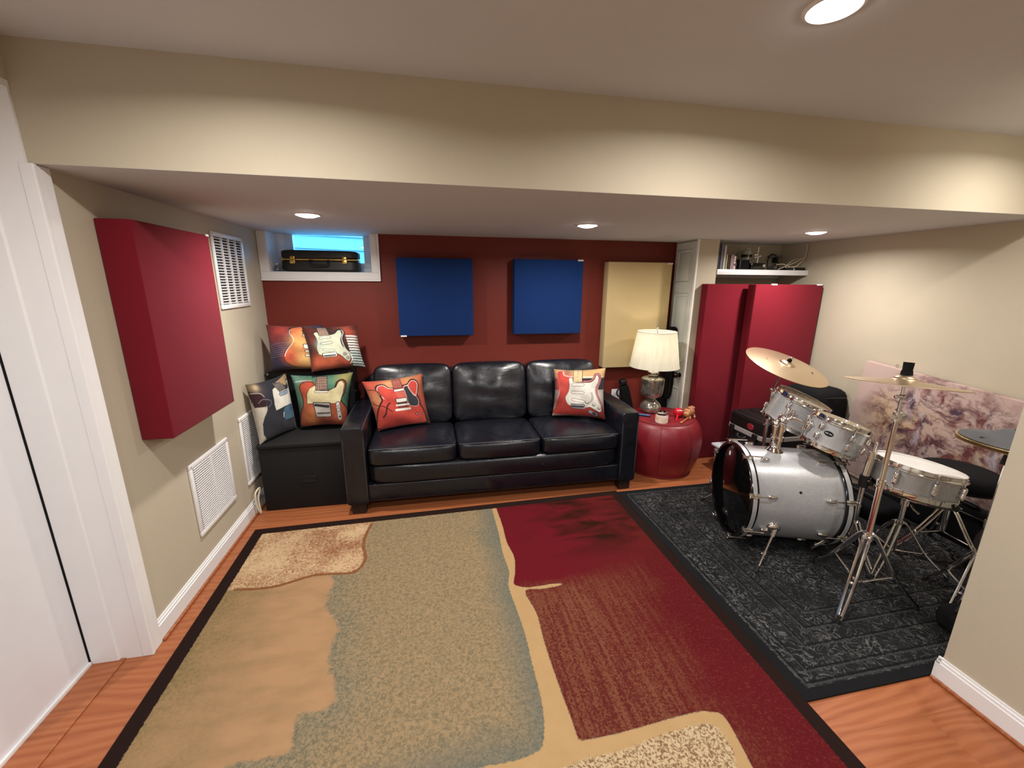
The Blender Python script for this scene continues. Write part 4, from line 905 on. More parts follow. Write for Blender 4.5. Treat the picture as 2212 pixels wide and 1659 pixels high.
polyC = sm2(cC)+[(-.80, 1.09), (-.9, .9), (-1.3, .8), (-1.3, 2.0)]
stripe = [(.359, 2.6)]+sm2(EL)+[(.0, .96), (-.2, .93), (-.3, .6), (-.3, -.8), (.90, -.8), (.92, .3)]+sm2(ER)[::-1]+[(.390, 2.6)]
right = [(.390, 2.7)]+sm2(ER)+[(.92, .3), (.90, -.8), (1.6, -.8), (1.6, 2.7)]
patch = [(.10, .60), (.16, .80), (.24, .88), (.314, .914), (.428, .932), (.558, .932), (.706, .952), (.857, .961), (.905, .955), (.921, .936), (.923, .910), (.926, .868), (.896, .817), (.88, .3), (.86, -.2), (.0, -.2)]
edge = sdf(RP, X, Y)
F_ = {'edge': edge, 'sB': sdf(polyB, X, Y), 'lB': -sdf(sm2(cB), X, Y, False), 'sC': sdf(polyC, X, Y), 'sE': sdf(stripe, X, Y),
      'sR': sdf(right, X, Y), 'sP': sdf(patch, X, Y), 'px': X, 'py': Y}
HR = .011
top = np.c_[X.ravel(), Y.ravel(), np.full(X.size, HR)]
j, i = np.meshgrid(np.arange(nx-1), np.arange(ny-1)); a = (i*nx+j).ravel(); Q = np.c_[a, a+1, a+nx+1, a+nx]
ring = np.r_[np.arange(nx), np.arange(1, ny)*nx+nx-1, (ny-1)*nx+np.arange(nx-2, -1, -1), np.arange(ny-2, 0, -1)*nx]
bot = top[ring].copy(); bot[:, 2] = .0006; n0 = len(top); L = len(ring); k = np.arange(L)
Qs = np.c_[ring, n0+k, n0+(k+1) % L, np.roll(ring, -1)]
me = bpy.data.meshes.new('area_rug'); me.from_pydata(np.r_[top, bot].tolist(), [], np.r_[Q, Qs].tolist()); me.update()
for nm, f in F_.items():
    at = me.attributes.new(nm, 'FLOAT', 'POINT'); at.data.foreach_set('value', np.r_[f.ravel(), f.ravel()[ring]].astype(np.float32))
t = NT('patchwork_rug_pile'); v = t.coord()
fz = t.math('MULTIPLY', t.math('SUBTRACT', t.noise(v, 90, 2), .5), .012)
fz2 = t.math('MULTIPLY', t.math('SUBTRACT', t.noise(v, 24, 4), .5), .07)
def zone(nm, w_=.002, extra=None, th=0):
    s_ = t.math('ADD', t.attr(nm), extra if extra is not None else fz); return t.step(s_, th-w_, th+w_)
mot = t.noise(v, 78, 4, .65, 1.0); mot2 = t.noise(v, 120, 3, .6, .6); big = t.noise(v, 2.6, 3); big2 = t.noise(t.mapp(v, (1, 1, 1), (7, 3, 0)), 3.4, 2)
# ground: grey-green mottle on tan, greener towards the cream stripe
g = t.mix(t.step(mot, .42, .60), S(144, 123, 93), S(112, 100, 77))
gb = t.mix(t.step(mot, .44, .58), S(128, 116, 93), S(91, 93, 80))
bl = t.math('ADD', t.step(t.attr('px'), -.45, .75), t.math('MULTIPLY', t.math('SUBTRACT', big, .5), 2.2))
edgeC = t.step(t.math('ADD', t.attr('sC'), t.math('MULTIPLY', fz2, 1.5)), -.16, -.01)
blue = t.math('MAXIMUM', t.step(bl, .62, 1.15), t.math('MULTIPLY', edgeC, .7))
c = t.mix(blue, g, gb)
nearE = t.math('MULTIPLY', t.step(t.attr('sE'), -.14, -.01), .75)
c = t.mix(nearE, c, t.mix(t.step(mot2, .45, .6), S(103, 103, 93), S(77, 86, 80)))
# smooth tan area with greenish left rim
tan = t.mix(t.step(t.noise(t.mapp(v, (2, 5, 1)), 3, 4), .42, .7), S(159, 125, 92), S(143, 115, 83))
rim = t.step(t.math('ADD', t.attr('px'), t.math('MULTIPLY', t.math('SUBTRACT', big2, .5), .5)), -.72, -1.0)
tan = t.mix(t.math('MULTIPLY', rim, .8), tan, t.mix(t.step(mot, .42, .6), S(131, 110, 76), S(98, 91, 61)))
c = t.mix(zone('sC', .008, fz2), c, tan)
# mottled cream corner
corner = t.mix(t.step(t.math('ADD', mot, t.math('MULTIPLY', t.math('SUBTRACT', big2, .5), .9)), .38, .66), S(187, 161, 125), S(130, 86, 60))
c = t.mix(zone('sB'), c, corner); c = t.mix(zone('lB', .002, None, -.009), c, S(119, 77, 48))
# right hand reds
yq = t.attr('py')
streak = t.noise(t.mapp(v, (46, 2.2, 1)), 1, 3, .6)
rust = t.mix(t.step(t.math('ADD', mot2, t.math('MULTIPLY', t.math('SUBTRACT', streak, .5), .7)), .40, .60), S(85, 32, 29), S(110, 66, 47))
rx = t.math('ADD', t.attr('px'), t.math('MULTIPLY', t.math('SUBTRACT', big2, .5), .55))
spk = t.mix(t.math('MULTIPLY', t.step(mot2, .56, .62), .35), S(85, 21, 25), S(116, 59, 44))
low = t.mix(t.step(rx, .74, 1.08), rust, spk)
sm_ = t.noise(t.mapp(v, (1.6, 4.5, 1), (0, .35, 0)), 1.6, 4, .55, .5)
dk = t.math('MULTIPLY', t.step(sm_, .42, .62), t.math('MULTIPLY', t.step(t.attr('px'), .45, .75), t.step(yq, 1.86, 2.05)))
up = t.mix(dk, t.mix(t.step(rx, .7, 1.15), S(91, 19, 27), S(84, 25, 24)), S(43, 18, 13))
ysp = t.math('ADD', yq, t.math('ADD', t.math('MULTIPLY', fz2, 1.2), t.math('MULTIPLY', t.step(t.attr('px'), .6, 1.2), -.10)))
red = t.mix(t.step(ysp, 1.66, 1.76), low, up)
c = t.mix(zone('sR'), c, red)
c = t.mix(zone('sE'), c, t.mix(t.noise(v, 14, 3), S(160, 130, 90), S(173, 142, 100)))
pc = t.mix(t.step(mot2, .46, .58), S(181, 160, 126), S(121, 92, 68))
c = t.mix(zone('sP', .004, t.math('MULTIPLY', fz, 2)), c, pc)
c = t.mix(t.step(t.math('ADD', t.attr('edge'), fz), .060, .056), c, S(35, 23, 20))
t.set(c, .95, 0, .06); t.bump(t.noise(v, 420, 3), .5, .004); M['rug'] = t.m
me.materials.append(t.m)
o = bpy.data.objects.new('area_rug', me); COL.objects.link(o)
tag(o, 'large patchwork rug in green, tan, cream and red with dark border', 'rug')

DX0, DX1, DYA, DYB = 1.3045, 3.10, .955, 2.552
t = NT('black_damask_rug'); v = t.coord()
x, y, _z = t.xyz(v)
wv = t.n('ShaderNodeVectorMath', operation='ADD'); t.lk(v, wv.inputs[0])
ns = t.n('ShaderNodeVectorMath', operation='SCALE'); t.lk(t.noise(v, 9, 2, .5, 0, 'Color'), ns.inputs[0]); ns.inputs['Scale'].default_value = .09; t.lk(ns.outputs[0], wv.inputs[1])
def contour(nz, k, th): return t.step(t.math('ABSOLUTE', t.math('SINE', t.math('MULTIPLY', nz, k))), th, th*.55)
nA = t.noise(v, 11, 1.5, .45, .9); nB = t.noise(t.mapp(v, (1, 1, 1), (5, 2, 0)), 19, 1, .4, .6)
f1 = t.voro(v, 26, rnd=.8)
vine = t.math('MAXIMUM', contour(nA, 26, .34), t.math('MAXIMUM', t.math('MULTIPLY', contour(nB, 20, .28), .75), t.math('MULTIPLY', t.step(f1, .26, .16), .8)))
wear = t.step(t.noise(v, 4, 3), .30, .68); fine = t.noise(v, 170, 3)
pat = t.math('MULTIPLY', t.math('MULTIPLY', vine, wear), t.step(fine, .30, .62))
dy = t.math('SUBTRACT', y, DYA); dyb = t.math('SUBTRACT', DYB, y); dxl = t.math('SUBTRACT', x, DX0)
de = t.math('MINIMUM', t.math('MINIMUM', dy, dyb), dxl)
c = t.mix(pat, S(27, 27, 28), S(112, 113, 113))
c = t.mix(t.math('MULTIPLY', t.step(t.noise(v, 120, 2), .6, .75), .35), c, S(74, 76, 77))
for a_, w_ in ((.055, .004), (.105, .003), (.20, .003), (.28, .004), (.36, .003)):
    ln = t.math('LESS_THAN', t.math('ABSOLUTE', t.math('SUBTRACT', de, a_)), w_); c = t.mix(t.math('MULTIPLY', ln, .8), c, S(54, 55, 56))
    ln = t.math('LESS_THAN', t.math('ABSOLUTE', t.math('SUBTRACT', de, a_+.010)), w_*1.2); c = t.mix(t.math('MULTIPLY', ln, .85), c, S(14, 14, 15))
c = t.mix(t.math('LESS_THAN', de, .045), c, S(20, 20, 22))
t.set(c, .92, 0, .15); t.bump(t.math('ADD', t.noise(v, 300, 3), t.math('MULTIPLY', pat, .4)), .45, .003); M['rug2'] = t.m
b = B(); bx(b, DX0, DX1, DYA+.004, DYB, .0006, .009, .003); o = obj('damask_rug', b, 'rug2'); tag(o, 'worn black and grey damask rug under the drum kit', 'rug')
FZ = .0092

# ------------------------------------------------------------------ canvas on the right wall
t = NT('abstract_canvas_print'); v = t.coord()
wv = t.n('ShaderNodeVectorMath', operation='ADD'); t.lk(v, wv.inputs[0]); ns = t.n('ShaderNodeVectorMath', operation='SCALE'); t.lk(t.noise(v, 6, 3, .5, 0, 'Color'), ns.inputs[0]); ns.inputs['Scale'].default_value = .16; t.lk(ns.outputs[0], wv.inputs[1]); wvo = wv.outputs[0]
x, y, z = t.xyz(v)
c = t.mix(t.noise(v, 3, 4), S(172, 148, 141), S(188, 166, 159))
ctr = t.step(t.math('ADD', t.math('POWER', t.math('MULTIPLY', t.math('SUBTRACT', y, -.05), 2.0), 2), t.math('POWER', t.math('MULTIPLY', z, 1.9), 2)), 1.05, .35)
c = t.mix(t.math('MULTIPLY', t.math('MULTIPLY', t.step(t.noise(wvo, 3.2, 3), .46, .64), .6), ctr), c, S(186, 157, 108))
c = t.mix(t.math('MULTIPLY', t.step(t.noise(wvo, 9, 5, .66), .47, .60), ctr), c, S(106, 59, 61))
lay = t.noise(t.mapp(wvo, (1, 3, 9), (0, 2, 0), (.5, 0, 0)), 2, 4, .6)
c = t.mix(t.math('MULTIPLY', t.step(lay, .52, .66), ctr), c, S(86, 52, 59))
c = t.mix(t.math('MULTIPLY', t.step(t.noise(t.mapp(wvo, (1, 6, 2.2), (0, 9, 0)), 1.6, 5, .65), .56, .72), ctr), c, S(186, 177, 186))
c = t.mix(t.math('MULTIPLY', t.step(t.noise(t.mapp(wvo, (1, 1, 1), (4, 4, 4)), 14, 5, .7), .55, .66), ctr), c, S(75, 59, 75))
t.set(c, .85, 0, .15); t.bump(t.noise(v, 240, 2), .15, .001); M['canvas'] = t.m
cm = Matrix.Translation((3.112, 1.93, .51)) @ Matrix.Rotation(math.radians(4.8), 4, 'X')
t_ = thing('canvas_print', 'large abstract maroon and pink canvas hanging crooked low on the right wall', 'painting', mat=cm)
b = B(); box(b, (0, 0, 0), (.05, .98, .84), .004, 2); obj('canvas', b, 'canvas', t_, W=False)
for yy in (.30, -.36):
    b = B(); tube(b, [(.0, yy-.009, .432), (.0, yy, .441), (.0, yy+.009, .432), (.0, yy, .423)], .0018, 6, 5, closed=True); obj('hanging_ring', b, 'steel', t_, W=False)
b = B(); bx(b, -.022, .022, -.47, .47, -.44, -.4195, .003); obj('hem', b, 'canvas', t_, W=False)
b = B(); bx(b, .025, .046, -.3, .3, -.01, .01); obj('hanging_batten', b, 'paper', t_, W=False)

# ------------------------------------------------------------------ drum kit
M['head'] = plain('coated_drum_head', S(232, 230, 226), .5, var=.015, spec=.3)
M['clearhead'] = plain('worn_clear_drum_head', S(176, 164, 140), .18, var=.06)
M['hoopblack'] = plain('black_hoop_lacquer', S(10, 10, 11), .15)
M['shellin'] = plain('shell_inside', S(120, 90, 60), .6)

b = B(); cushion(b, (0, 0, 0), (.022, .020, .040), 3.2, (0, 0, 0, 0), 5); lathe(b, [(0, 0), (.006, 0), (.006, .016), (0, .016)], 10, axis((0, .006, 0), (0, 1, 0))); LUG = mesh_of('lug', b, 'chrome')
def lug_m(r, a, z): return Matrix.Rotation(a, 4, 'Z') @ Matrix.Translation((r+.012, 0, z)) @ Matrix.Rotation(PI/2, 4, 'Z')
def hoop_prof(rs, rh): return [(rs+.0015, 0), (rs+.0045, .0005), (rs+.0055, -.004), (rs+.006, -.020), (rh, -.024), (rh, -.028), (rs+.002, -.028)]
ROD = {}
def rod_mesh(l):
    if l not in ROD:
        b = B(); rod(b, (0, 0, 0), (0, 0, -l), .0028, seg=8); ball(b, (0, 0, .003), .0062, (1, 1, .9), 8); ROD[l] = mesh_of('tension_rod', b, 'chrome')
    return ROD[l]
def drum(name, label, C, n, rh, depth, nl, a0, head, xref, cat='drum', group=None):
    m = axis(C, n, xref); t_ = thing(name, label, cat, mat=m, group=group); rs = rh-.013
    b = B(); lathe(b, [(rs, -.014), (rs, -depth+.014), (rs-.006, -depth+.014), (rs-.006, -.014)], 64, close=True); obj('shell', b, 'sparkle', t_, W=False)
    b = B(); lathe(b, hoop_prof(rs, rh), 64, close=True); obj('top_hoop', b, 'chrome', t_, W=False)
    b = B(); lathe(b, hoop_prof(rs, rh), 64, Matrix.Translation((0, 0, -depth)) @ Matrix.Scale(-1, 4, (0, 0, 1)), close=True); obj('bottom_hoop', b, 'chrome', t_, W=False)
    b = B(); lathe(b, [(0, -.010), (rs-.004, -.010), (rs+.001, -.013), (rs+.001, -.016)], 64); obj('batter_head', b, head, t_, W=False)
    b = B(); lathe(b, [(0, -depth+.010), (rs-.004, -depth+.010), (rs+.001, -depth+.013), (rs+.001, -depth+.016)], 64); obj('resonant_head', b, 'clearhead', t_, W=False)
    for k in range(nl):
        a = a0+2*PI*k/nl
        for z, zr, up in ((-.062, -.018, 1), (-depth+.062, -depth+.018, -1)):
            zz = max(z, -depth*.42) if up > 0 else min(z, -depth*.58)
            lg = inst('lug', LUG, t_, lug_m(rs, a, zz))
            rm = Matrix.Rotation(a, 4, 'Z') @ Matrix.Translation((rh-.005, 0, zr+.010*up)) @ Matrix.Scale(up, 4, (0, 0, 1))
            inst('tension_rod', rod_mesh(.036), t_, rm)
    return t_, m, rs
def badge(t_, rs, a, z, rad=(.022, .014)):
    b = B(); t = bmesh.new(); N = 28; vs_ = []
    for k in range(N):
        q = 2*PI*k/N; aa = a+rad[0]*math.cos(q)/rs; vs_.append(t.verts.new(((rs+.0018)*math.cos(aa), (rs+.0018)*math.sin(aa), z+rad[1]*math.sin(q))))
    cv = t.verts.new(((rs+.0022)*math.cos(a), (rs+.0022)*math.sin(a), z))
    for k in range(N): t.faces.new((cv, vs_[k], vs_[(k+1) % N]))
    merge(b, t); bd = obj('badge', b, 'hoopblack', t_, W=False, label='small black oval badge')
    b = B(); t = bmesh.new(); rr_ = rs+.0030
    for (u0, u1, w0, w1) in ((-.72, .72, -.12, .16), ):
        qs = [t.verts.new((rr_*math.cos(a+u*rad[0]/rs), rr_*math.sin(a+u*rad[0]/rs), z+w_*rad[1])) for u, w_ in ((u0, w0), (u1, w0), (u1, w1), (u0, w1))]; t.faces.new(qs)
    merge(b, t); obj('badge_bar', b, 'chrome', bd, W=False, smooth=False)

# bass drum -- local z runs from the rear (batter) to the front head
Fc, Rc, RH = Vector((1.74, 1.975, .302)), Vector((2.239, 1.82, .292)), .280
ax_ = (Fc-Rc).normalized(); Ln = (Fc-Rc).length; mB = axis(Rc, ax_, (0, 0, 1))      # local x is up
bd = thing('bass_drum', 'large silver sparkle bass drum with a black front head', 'drum', mat=mB)
rs = .262
b = B(); lathe(b, [(rs, .03), (rs, Ln-.03), (rs-.007, Ln-.03), (rs-.007, .03)], 96, close=True); obj('shell', b, 'sparkle', bd, W=False)
HP = [(.262, 0), (.278, 0), (.280, .003), (.280, .039), (.278, .042), (.266, .042), (.264, .036)]
for nm, mm in (('front_hoop', Matrix.Translation((0, 0, Ln)) @ Matrix.Scale(-1, 4, (0, 0, 1))), ('rear_hoop', Matrix.Identity(4))):
    b = B(); lathe(b, HP, 96, mm, close=True); h_ = obj(nm, b, 'hoopblack', bd, W=False)
    b = B(); lathe(b, [(.2802, .010), (.2810, .0105), (.2810, .0315), (.2802, .032)], 96, mm, close=True); obj('inlay', b, 'sparkle', h_, W=False, label='silver sparkle hoop inlay')
b = B(); lathe(b, [(0, Ln-.012), (.255, Ln-.012), (.2635, Ln-.018)], 96); obj('front_head', b, 'blackgloss', bd, W=False, label='glossy black front head')
b = B(); lathe(b, [(0, .012), (.255, .012), (.2635, .018)], 96); obj('batter_head', b, 'head', bd, W=False)
bl_ = bmesh.new(); prism(bl_, [(.0, -.012), (.014, -.008), (.018, .004), (.006, .012), (-.012, .008), (-.010, -.006)], Ln-.0118, Ln-.0112)
bmesh.ops.translate(bl_, vec=(.185, .09, 0), verts=bl_.verts); obj('head_mark', bl_, 'white', bd, W=False, label='small white mark on the black head')  # plain white patch on the front head
b = B(); box(b, (.283, 0, .018), (.010, .026, .050), .004); box(b, (.276, 0, -.004), (.024, .020, .010), .004); rod(b, (.292, 0, -.012), (.292, 0, .100), .0034, seg=8); tube(b, [(.292, -.016, -.014), (.292, 0, -.010), (.292, .016, -.014)], .0042, 6, 3); CLAW = mesh_of('claw_hook', b, 'chrome')
b = B(); cushion(b, (.272, 0, 0), (.022, .020, .05), 3.2, (0, 0, 0, 0), 5); BLUG = mesh_of('lug', b, 'chrome')
for k in range(8):
    a = 2*PI*(k+.42)/8
    inst('claw_hook', CLAW, bd, Matrix.Rotation(a, 4, 'Z')); inst('lug', BLUG, bd, Matrix.Rotation(a, 4, 'Z') @ Matrix.Translation((0, 0, .112)))
    inst('claw_hook', CLAW, bd, Matrix.Translation((0, 0, Ln)) @ Matrix.Scale(-1, 4, (0, 0, 1)) @ Matrix.Rotation(a, 4, 'Z')); inst('lug', BLUG, bd, Matrix.Rotation(a, 4, 'Z') @ Matrix.Translation((0, 0, Ln-.112)))
iB = mB.inverted()
def onshell(deg, z): a = math.radians(deg); return Vector((rs*math.cos(a), rs*math.sin(a), z)), Vector((math.cos(a), math.sin(a), 0))
ysign = 1 if (mB.to_3x3() @ Vector((0, 1, 0))).y < 0 else -1            # local direction towards the room
for s_, foot in ((1, Vector((1.650, 1.600, FZ+.004))), (-1, Vector((1.83, 2.33, FZ+.004)))):
    p, nr = onshell(112*ysign*s_, Ln-.150)
    b = B(); lathe(b, [(0, .030), (.020, .028), (.032, .018), (.037, .006), (.037, 0)], 24, axis(p-nr*.002, nr)); q = p+nr*.026; fl = iB @ foot; d_ = (fl-q).normalized()
    rod(b, q-d_*.02, q+d_*.035, .012, seg=14); obj('spur_bracket', b, 'chrome', bd, W=False)
    b = B(); rod(b, q, fl-d_*.03, .0062, seg=10); rod(b, q+(fl-q)*.52, q+(fl-q)*.60, .0105, seg=12); ball(b, q+(fl-q)*.56+Vector((0, 0, .012)), .006, seg=8); sp_ = obj('spur', b, 'chrome', bd, W=False)
    b = B(); rod(b, fl-d_*.035, fl, .0075, .0085, seg=12); obj('rubber_foot', b, 'rubber', sp_, W=False)
p, nr = onshell(64*ysign, Ln*.50)
b = B(); lathe(b, [(0, .003), (.006, .003), (.008, 0)], 14, axis(p, nr)); obj('air_vent', b, 'black', bd, W=False)
# tom holder on top of the shell
hb = Vector((1.945, 1.908, .552)); ht = Vector((1.955, 1.905, .745))
b = B(); lathe(b, [(0, .055), (.020, .054), (.023, .040), (.034, .018), (.050, .004), (.052, -.004)], 28, axis(hb, (0, 0, 1)))
rod(b, hb+Vector((0, .016, .02)), Vector((1.95, 1.925, .700)), .0145, seg=16); rod(b, hb+Vector((.002, -.018, .02)), Vector((1.955, 1.888, .735)), .0145, seg=16)
for z in (.635, .695): rod(b, (1.95, 1.925, z-.012), (1.95, 1.925, z+.012), .0195, seg=16); rod(b, (1.954, 1.888, z-.012), (1.954, 1.888, z+.012), .0195, seg=16)
th = obj('tom_holder', b, 'chrome', bd)
b = B(); lathe(b, [(.052, -.006), (.055, -.006), (.055, -.001), (.052, -.001)], 28, axis(hb, (0, 0, 1)), close=True); obj('base_gasket', b, 'rubber', th)
C1, n1 = Vector((2.312, 2.106, .804)), Vector((.290, -.233, .928)).normalized()
C2, n2 = Vector((2.206, 1.757, .778)), Vector((.290, -.094, .953)).normalized()
R1, R2, D1, D2 = .164, .142, .205, .180
for C_, n_, r_, D_, s0, nm in ((C1, n1, R1, D1, Vector((1.95, 1.925, .715)), 1), (C2, n2, R2, D2, Vector((1.955, 1.888, .745)), 2)):
    mid = C_-n_*(D_*.5); dr = (s0-mid); dr = (dr-n_*dr.dot(n_)).normalized(); hit = mid+dr*(r_-.013)
    b = B(); ball(b, s0, .024, seg=16); tube(b, [s0, s0*.6+(hit+dr*.03)*.4+Vector((0, 0, .022)), hit+dr*.022], .0095, 10, 6)
    rod(b, s0+Vector((-.005, -.03, .012)), s0+Vector((.004, .03, .012)), .005, seg=8); ball(b, s0+Vector((-.006, -.036, .013)), .010, (1.5, .6, 1), 10)
    obj('tom_arm', b, 'chrome', th)
t1, m1, rs1 = drum('rack_tom', 'silver sparkle rack tom nearest the crimson panels, clear head showing', C1, n1, R1, D1, 6, .35, 'clearhead', (1, 0, 0))
t2, m2, rs2 = drum('rack_tom', 'smaller silver sparkle rack tom with black oval badge, nearest the viewer', C2, n2, R2, D2, 6, .12, 'clearhead', (1, 0, 0))
def ang_to(m, P): q = m.inverted() @ Vector(P); return math.atan2(q.y, q.x)
badge(t2, rs2, ang_to(m2, (0, 0, 1.5))-.18, -D2*.47)
for C_, n_, r_, D_, s0, tt, mm in ((C1, n1, R1, D1, Vector((1.95, 1.925, .715)), t1, m1), (C2, n2, R2, D2, Vector((1.955, 1.888, .745)), t2, m2)):
    a = ang_to(mm, s0); b = B()
    cushion(b, (0, 0, 0), (.052, .022, .062), 4, (0, 0, 0, 0), 5); rod(b, (0, .0, -.03), (0, 0, .032), .015, seg=12); ball(b, (.03, .006, .01), .009, seg=8)
    b.transform(Matrix.Rotation(a, 4, 'Z') @ Matrix.Translation((r_-.013+.010, 0, -D_*.5)) @ Matrix.Rotation(PI/2, 4, 'Z')); obj('mount_bracket', b, 'chrome', tt, W=False)

# stands
def leg(t_, hub, foot, wtube=.0085, strut=None, name='leg'):
    hub, foot = Vector(hub), Vector(foot); b = B(); d_ = (foot-hub)
    side = d_.cross(Vector((0, 0, 1))).normalized()*.0105
    knee = hub+Vector((d_.x, d_.y, 0))*.12+Vector((0, 0, .002))
    for s_ in (1, -1): tube(b, [hub+side*s_, knee+side*s_, hub+d_*.55+side*s_*1.1, foot+Vector((0, 0, .018))+side*s_*.7], wtube*.62, 8, 5)
    ball(b, hub+d_*.55, .009, seg=8); L = obj(name, b, 'chrome', t_)
    if strut is not None:
        b = B(); rod(b, strut, hub+d_*.55, .0045, seg=8); obj('brace', b, 'chrome', L)
    b = B(); rod(b, foot+Vector((0, 0, .002)), foot+Vector((0, 0, .030))-d_*.02, .011, .0095, 12); obj('rubber_foot', b, 'rubber', L)
def collar(b, p, r, h=.022): p = Vector(p); rod(b, p-Vector((0, 0, h/2)), p+Vector((0, 0, h/2)), r, seg=14); ball(b, p+Vector((-r-.008, -.006, 0)), .008, (1.3, .8, 1), 8)
def cymbal(name, label, C, n, r, mat, bell=.046, group=None, marks=True):
    m = axis(C, n, (1, 0, 0)); t_ = thing(name, label, 'cymbal', mat=m, group=group)
    top = [(.006, .034), (bell*.5, .0325), (bell*.85, .025), (bell, .0165), (bell*1.25, .0135), (r*.5, .009), (r*.8, .003), (r-.004, -.001), (r, -.0022)]
    P = [tuple(q) for q in smoothpts(top, 5)]; P = P+[(a_, z_-.0022) for a_, z_ in reversed(P)]
    b = B(); lathe(b, P, 96, close=True); obj('bronze_disc', b, mat, t_, W=False, ang=60)
    if marks:
        for a, rr0, ln in ((-.55, .62, .032), (2.6, .50, .040)):
            b = B(); z0 = .0092 if rr0 < .55 else .0070
            prism(b, [(-ln/2, -.0045), (ln/2, -.0045), (ln/2, .0045), (-ln/2, .0045)], 0, .0006); b.transform(Matrix.Rotation(a, 4, 'Z') @ Matrix.Translation((r*rr0, 0, z0)) @ Matrix.Rotation(PI/2, 4, 'Z') @ Matrix.Rotation(math.radians(-3), 4, 'X'))
            obj('printed_mark', b, 'black' if a < 0 else plain('faded_ink', S(150, 116, 88), .6), t_, W=False, label='printed mark on the cymbal')
    return t_, m
CR, nR = Vector((2.286, 2.258, .981)), Vector((.148, -.352, 1)).normalized()
cymbal('ride_cymbal', 'large tilted bronze cymbal before the crimson panels', CR, nR, .254, 'cymbal', .05)
t_ = thing('cymbal_stand', 'chrome cymbal stand behind the rack toms holding the tilted cymbal', 'cymbal stand', (2.285, 2.335, FZ), group=None)
k0 = Vector((2.285, 2.335, .80))
b = B(); rod(b, (2.285, 2.335, .12), k0, .0110, seg=14); collar(b, (2.285, 2.335, .55), .016); obj('pole', b, 'chrome', t_)
tip = CR-nR*.020; b = B(); rod(b, k0, tip-nR*.01, .0072, seg=12); ball(b, k0, .017, seg=12); rod(b, tip-nR*.02, CR+nR*.060, .0035, seg=8); obj('tilter', b, 'chrome', t_)
b = B(); rod(b, CR+nR*.0345, CR+nR*.050, .014, .012, 16); rod(b, tip-nR*.002, CR+nR*.008, .016, seg=16); obj('felt', b, 'blacksoft', t_)
b = B(); ball(b, CR+nR*.058, .008, seg=10); box(b, CR+nR*.060, (.034, .005, .010), .002); obj('wing_nut', b, 'steel', t_)
for a in (15, 140, 258): leg(t_, (2.285, 2.335, .30), (2.285+.21*math.cos(math.radians(a)), 2.335+.21*math.sin(math.radians(a)), .0012 if a == 140 else FZ), strut=(2.285, 2.335, .13))

CC, nC = Vector((1.978, 1.352, 1.094)), Vector((.105, .080, 1)).normalized()
cymbal('crash_cymbal', 'thin bronze cymbal nearest the viewer, seen edge on with a black felt', CC, nC, .203, 'cymbal', .042, marks=False)
px_, py_ = 1.980, 1.350
t_ = thing('cymbal_stand', 'tall chrome cymbal stand with double braced tripod nearest the viewer', 'cymbal stand', (px_, py_, FZ))
b = B(); rod(b, (px_, py_, .09), (px_, py_, .62), .0125, seg=16); obj('lower_tube', b, 'chrome', t_)
b = B(); rod(b, (px_, py_, .60), (px_, py_, .945), .0095, seg=14); collar(b, (px_, py_, .625), .017, .035); obj('upper_tube', b, 'chrome', t_)
b = B(); rod(b, (px_, py_, .925), (px_, py_, .965), .019, .016, 16); rod(b, (px_-.03, py_-.004, .945), (px_+.03, py_+.004, .945), .010, seg=12); box(b, (px_+.042, py_+.005, .946), (.026, .014, .024), .004); rod(b, (px_, py_, .96), (px_, py_, 1.035), .007, .006, 12); ball(b, (px_, py_, 1.035), .013, seg=12); box(b, (px_-.028, py_-.003, 1.037), (.03, .012, .012), .003); rod(b, (px_, py_, 1.03), CC-nC*.005, .009, .006, 12); obj('tilter', b, 'chrome', t_)
b = B(); rod(b, CC-nC*.01, CC+nC*.09, .004, seg=8); obj('threaded_tip', b, 'chrome', t_)
b = B(); rod(b, CC+nC*.0345, CC+nC*.055, .021, .019, 20); rod(b, CC+nC*.055, CC+nC*.090, .017, .0185, 20); obj('felt', b, 'blacksoft', t_, label='black cymbal felt and sleeve')
b = B(); rod(b, (px_, py_, .335), (px_, py_, .375), .020, seg=16); ball(b, (px_-.03, py_-.01, .355), .010, (1.6, .7, 1), 10); obj('upper_hub', b, 'chrome', t_)
b = B(); rod(b, (px_, py_, .085), (px_, py_, .115), .019, seg=16); obj('lower_hub', b, 'chrome', t_)
for a, r_ in ((207, .245), (82, .27), (332, .25)): leg(t_, (px_, py_, .352), (px_+r_*math.cos(math.radians(a)), py_+r_*math.sin(math.radians(a)), FZ), .0115, (px_, py_, .10))

# snare drum, its stand
CS, nS = Vector((2.439, 1.513, .612)), Vector((.15, .002, .989)).normalized()
drum('snare_drum', 'shallow silver sparkle snare drum with a white head beside the throne', CS, nS, .187, .150, 8, .2, 'head', (1, 0, 0))
t_ = thing('snare_stand', 'chrome snare drum stand with a basket of arms', 'drum stand', (2.40, 1.513, FZ))
bs = CS-nS*.150
for a in (40, 160, 280):
    q = Vector((math.cos(math.radians(a)), math.sin(math.radians(a)), 0)); q = (q-nS*q.dot(nS)).normalized()
    b = B(); tube(b, [bs-nS*.055, bs+q*.10-nS*.035, bs+q*.185-nS*.008, bs+q*.197+nS*.012], .007, 8, 6); A_ = obj('basket_arm', b, 'chrome', t_)
    b = B(); rod(b, bs+q*.180-nS*.012, bs+q*.197+nS*.010, .0105, seg=10); obj('rubber_grip', b, 'rubber', A_)
b = B(); base_ = bs-nS*.055; rod(b, base_, base_-Vector((0, 0, .03)), .018, seg=14); rod(b, base_-Vector((0, 0, .02)), (base_.x, base_.y, .10), .011, seg=14); obj('pole', b, 'chrome', t_)
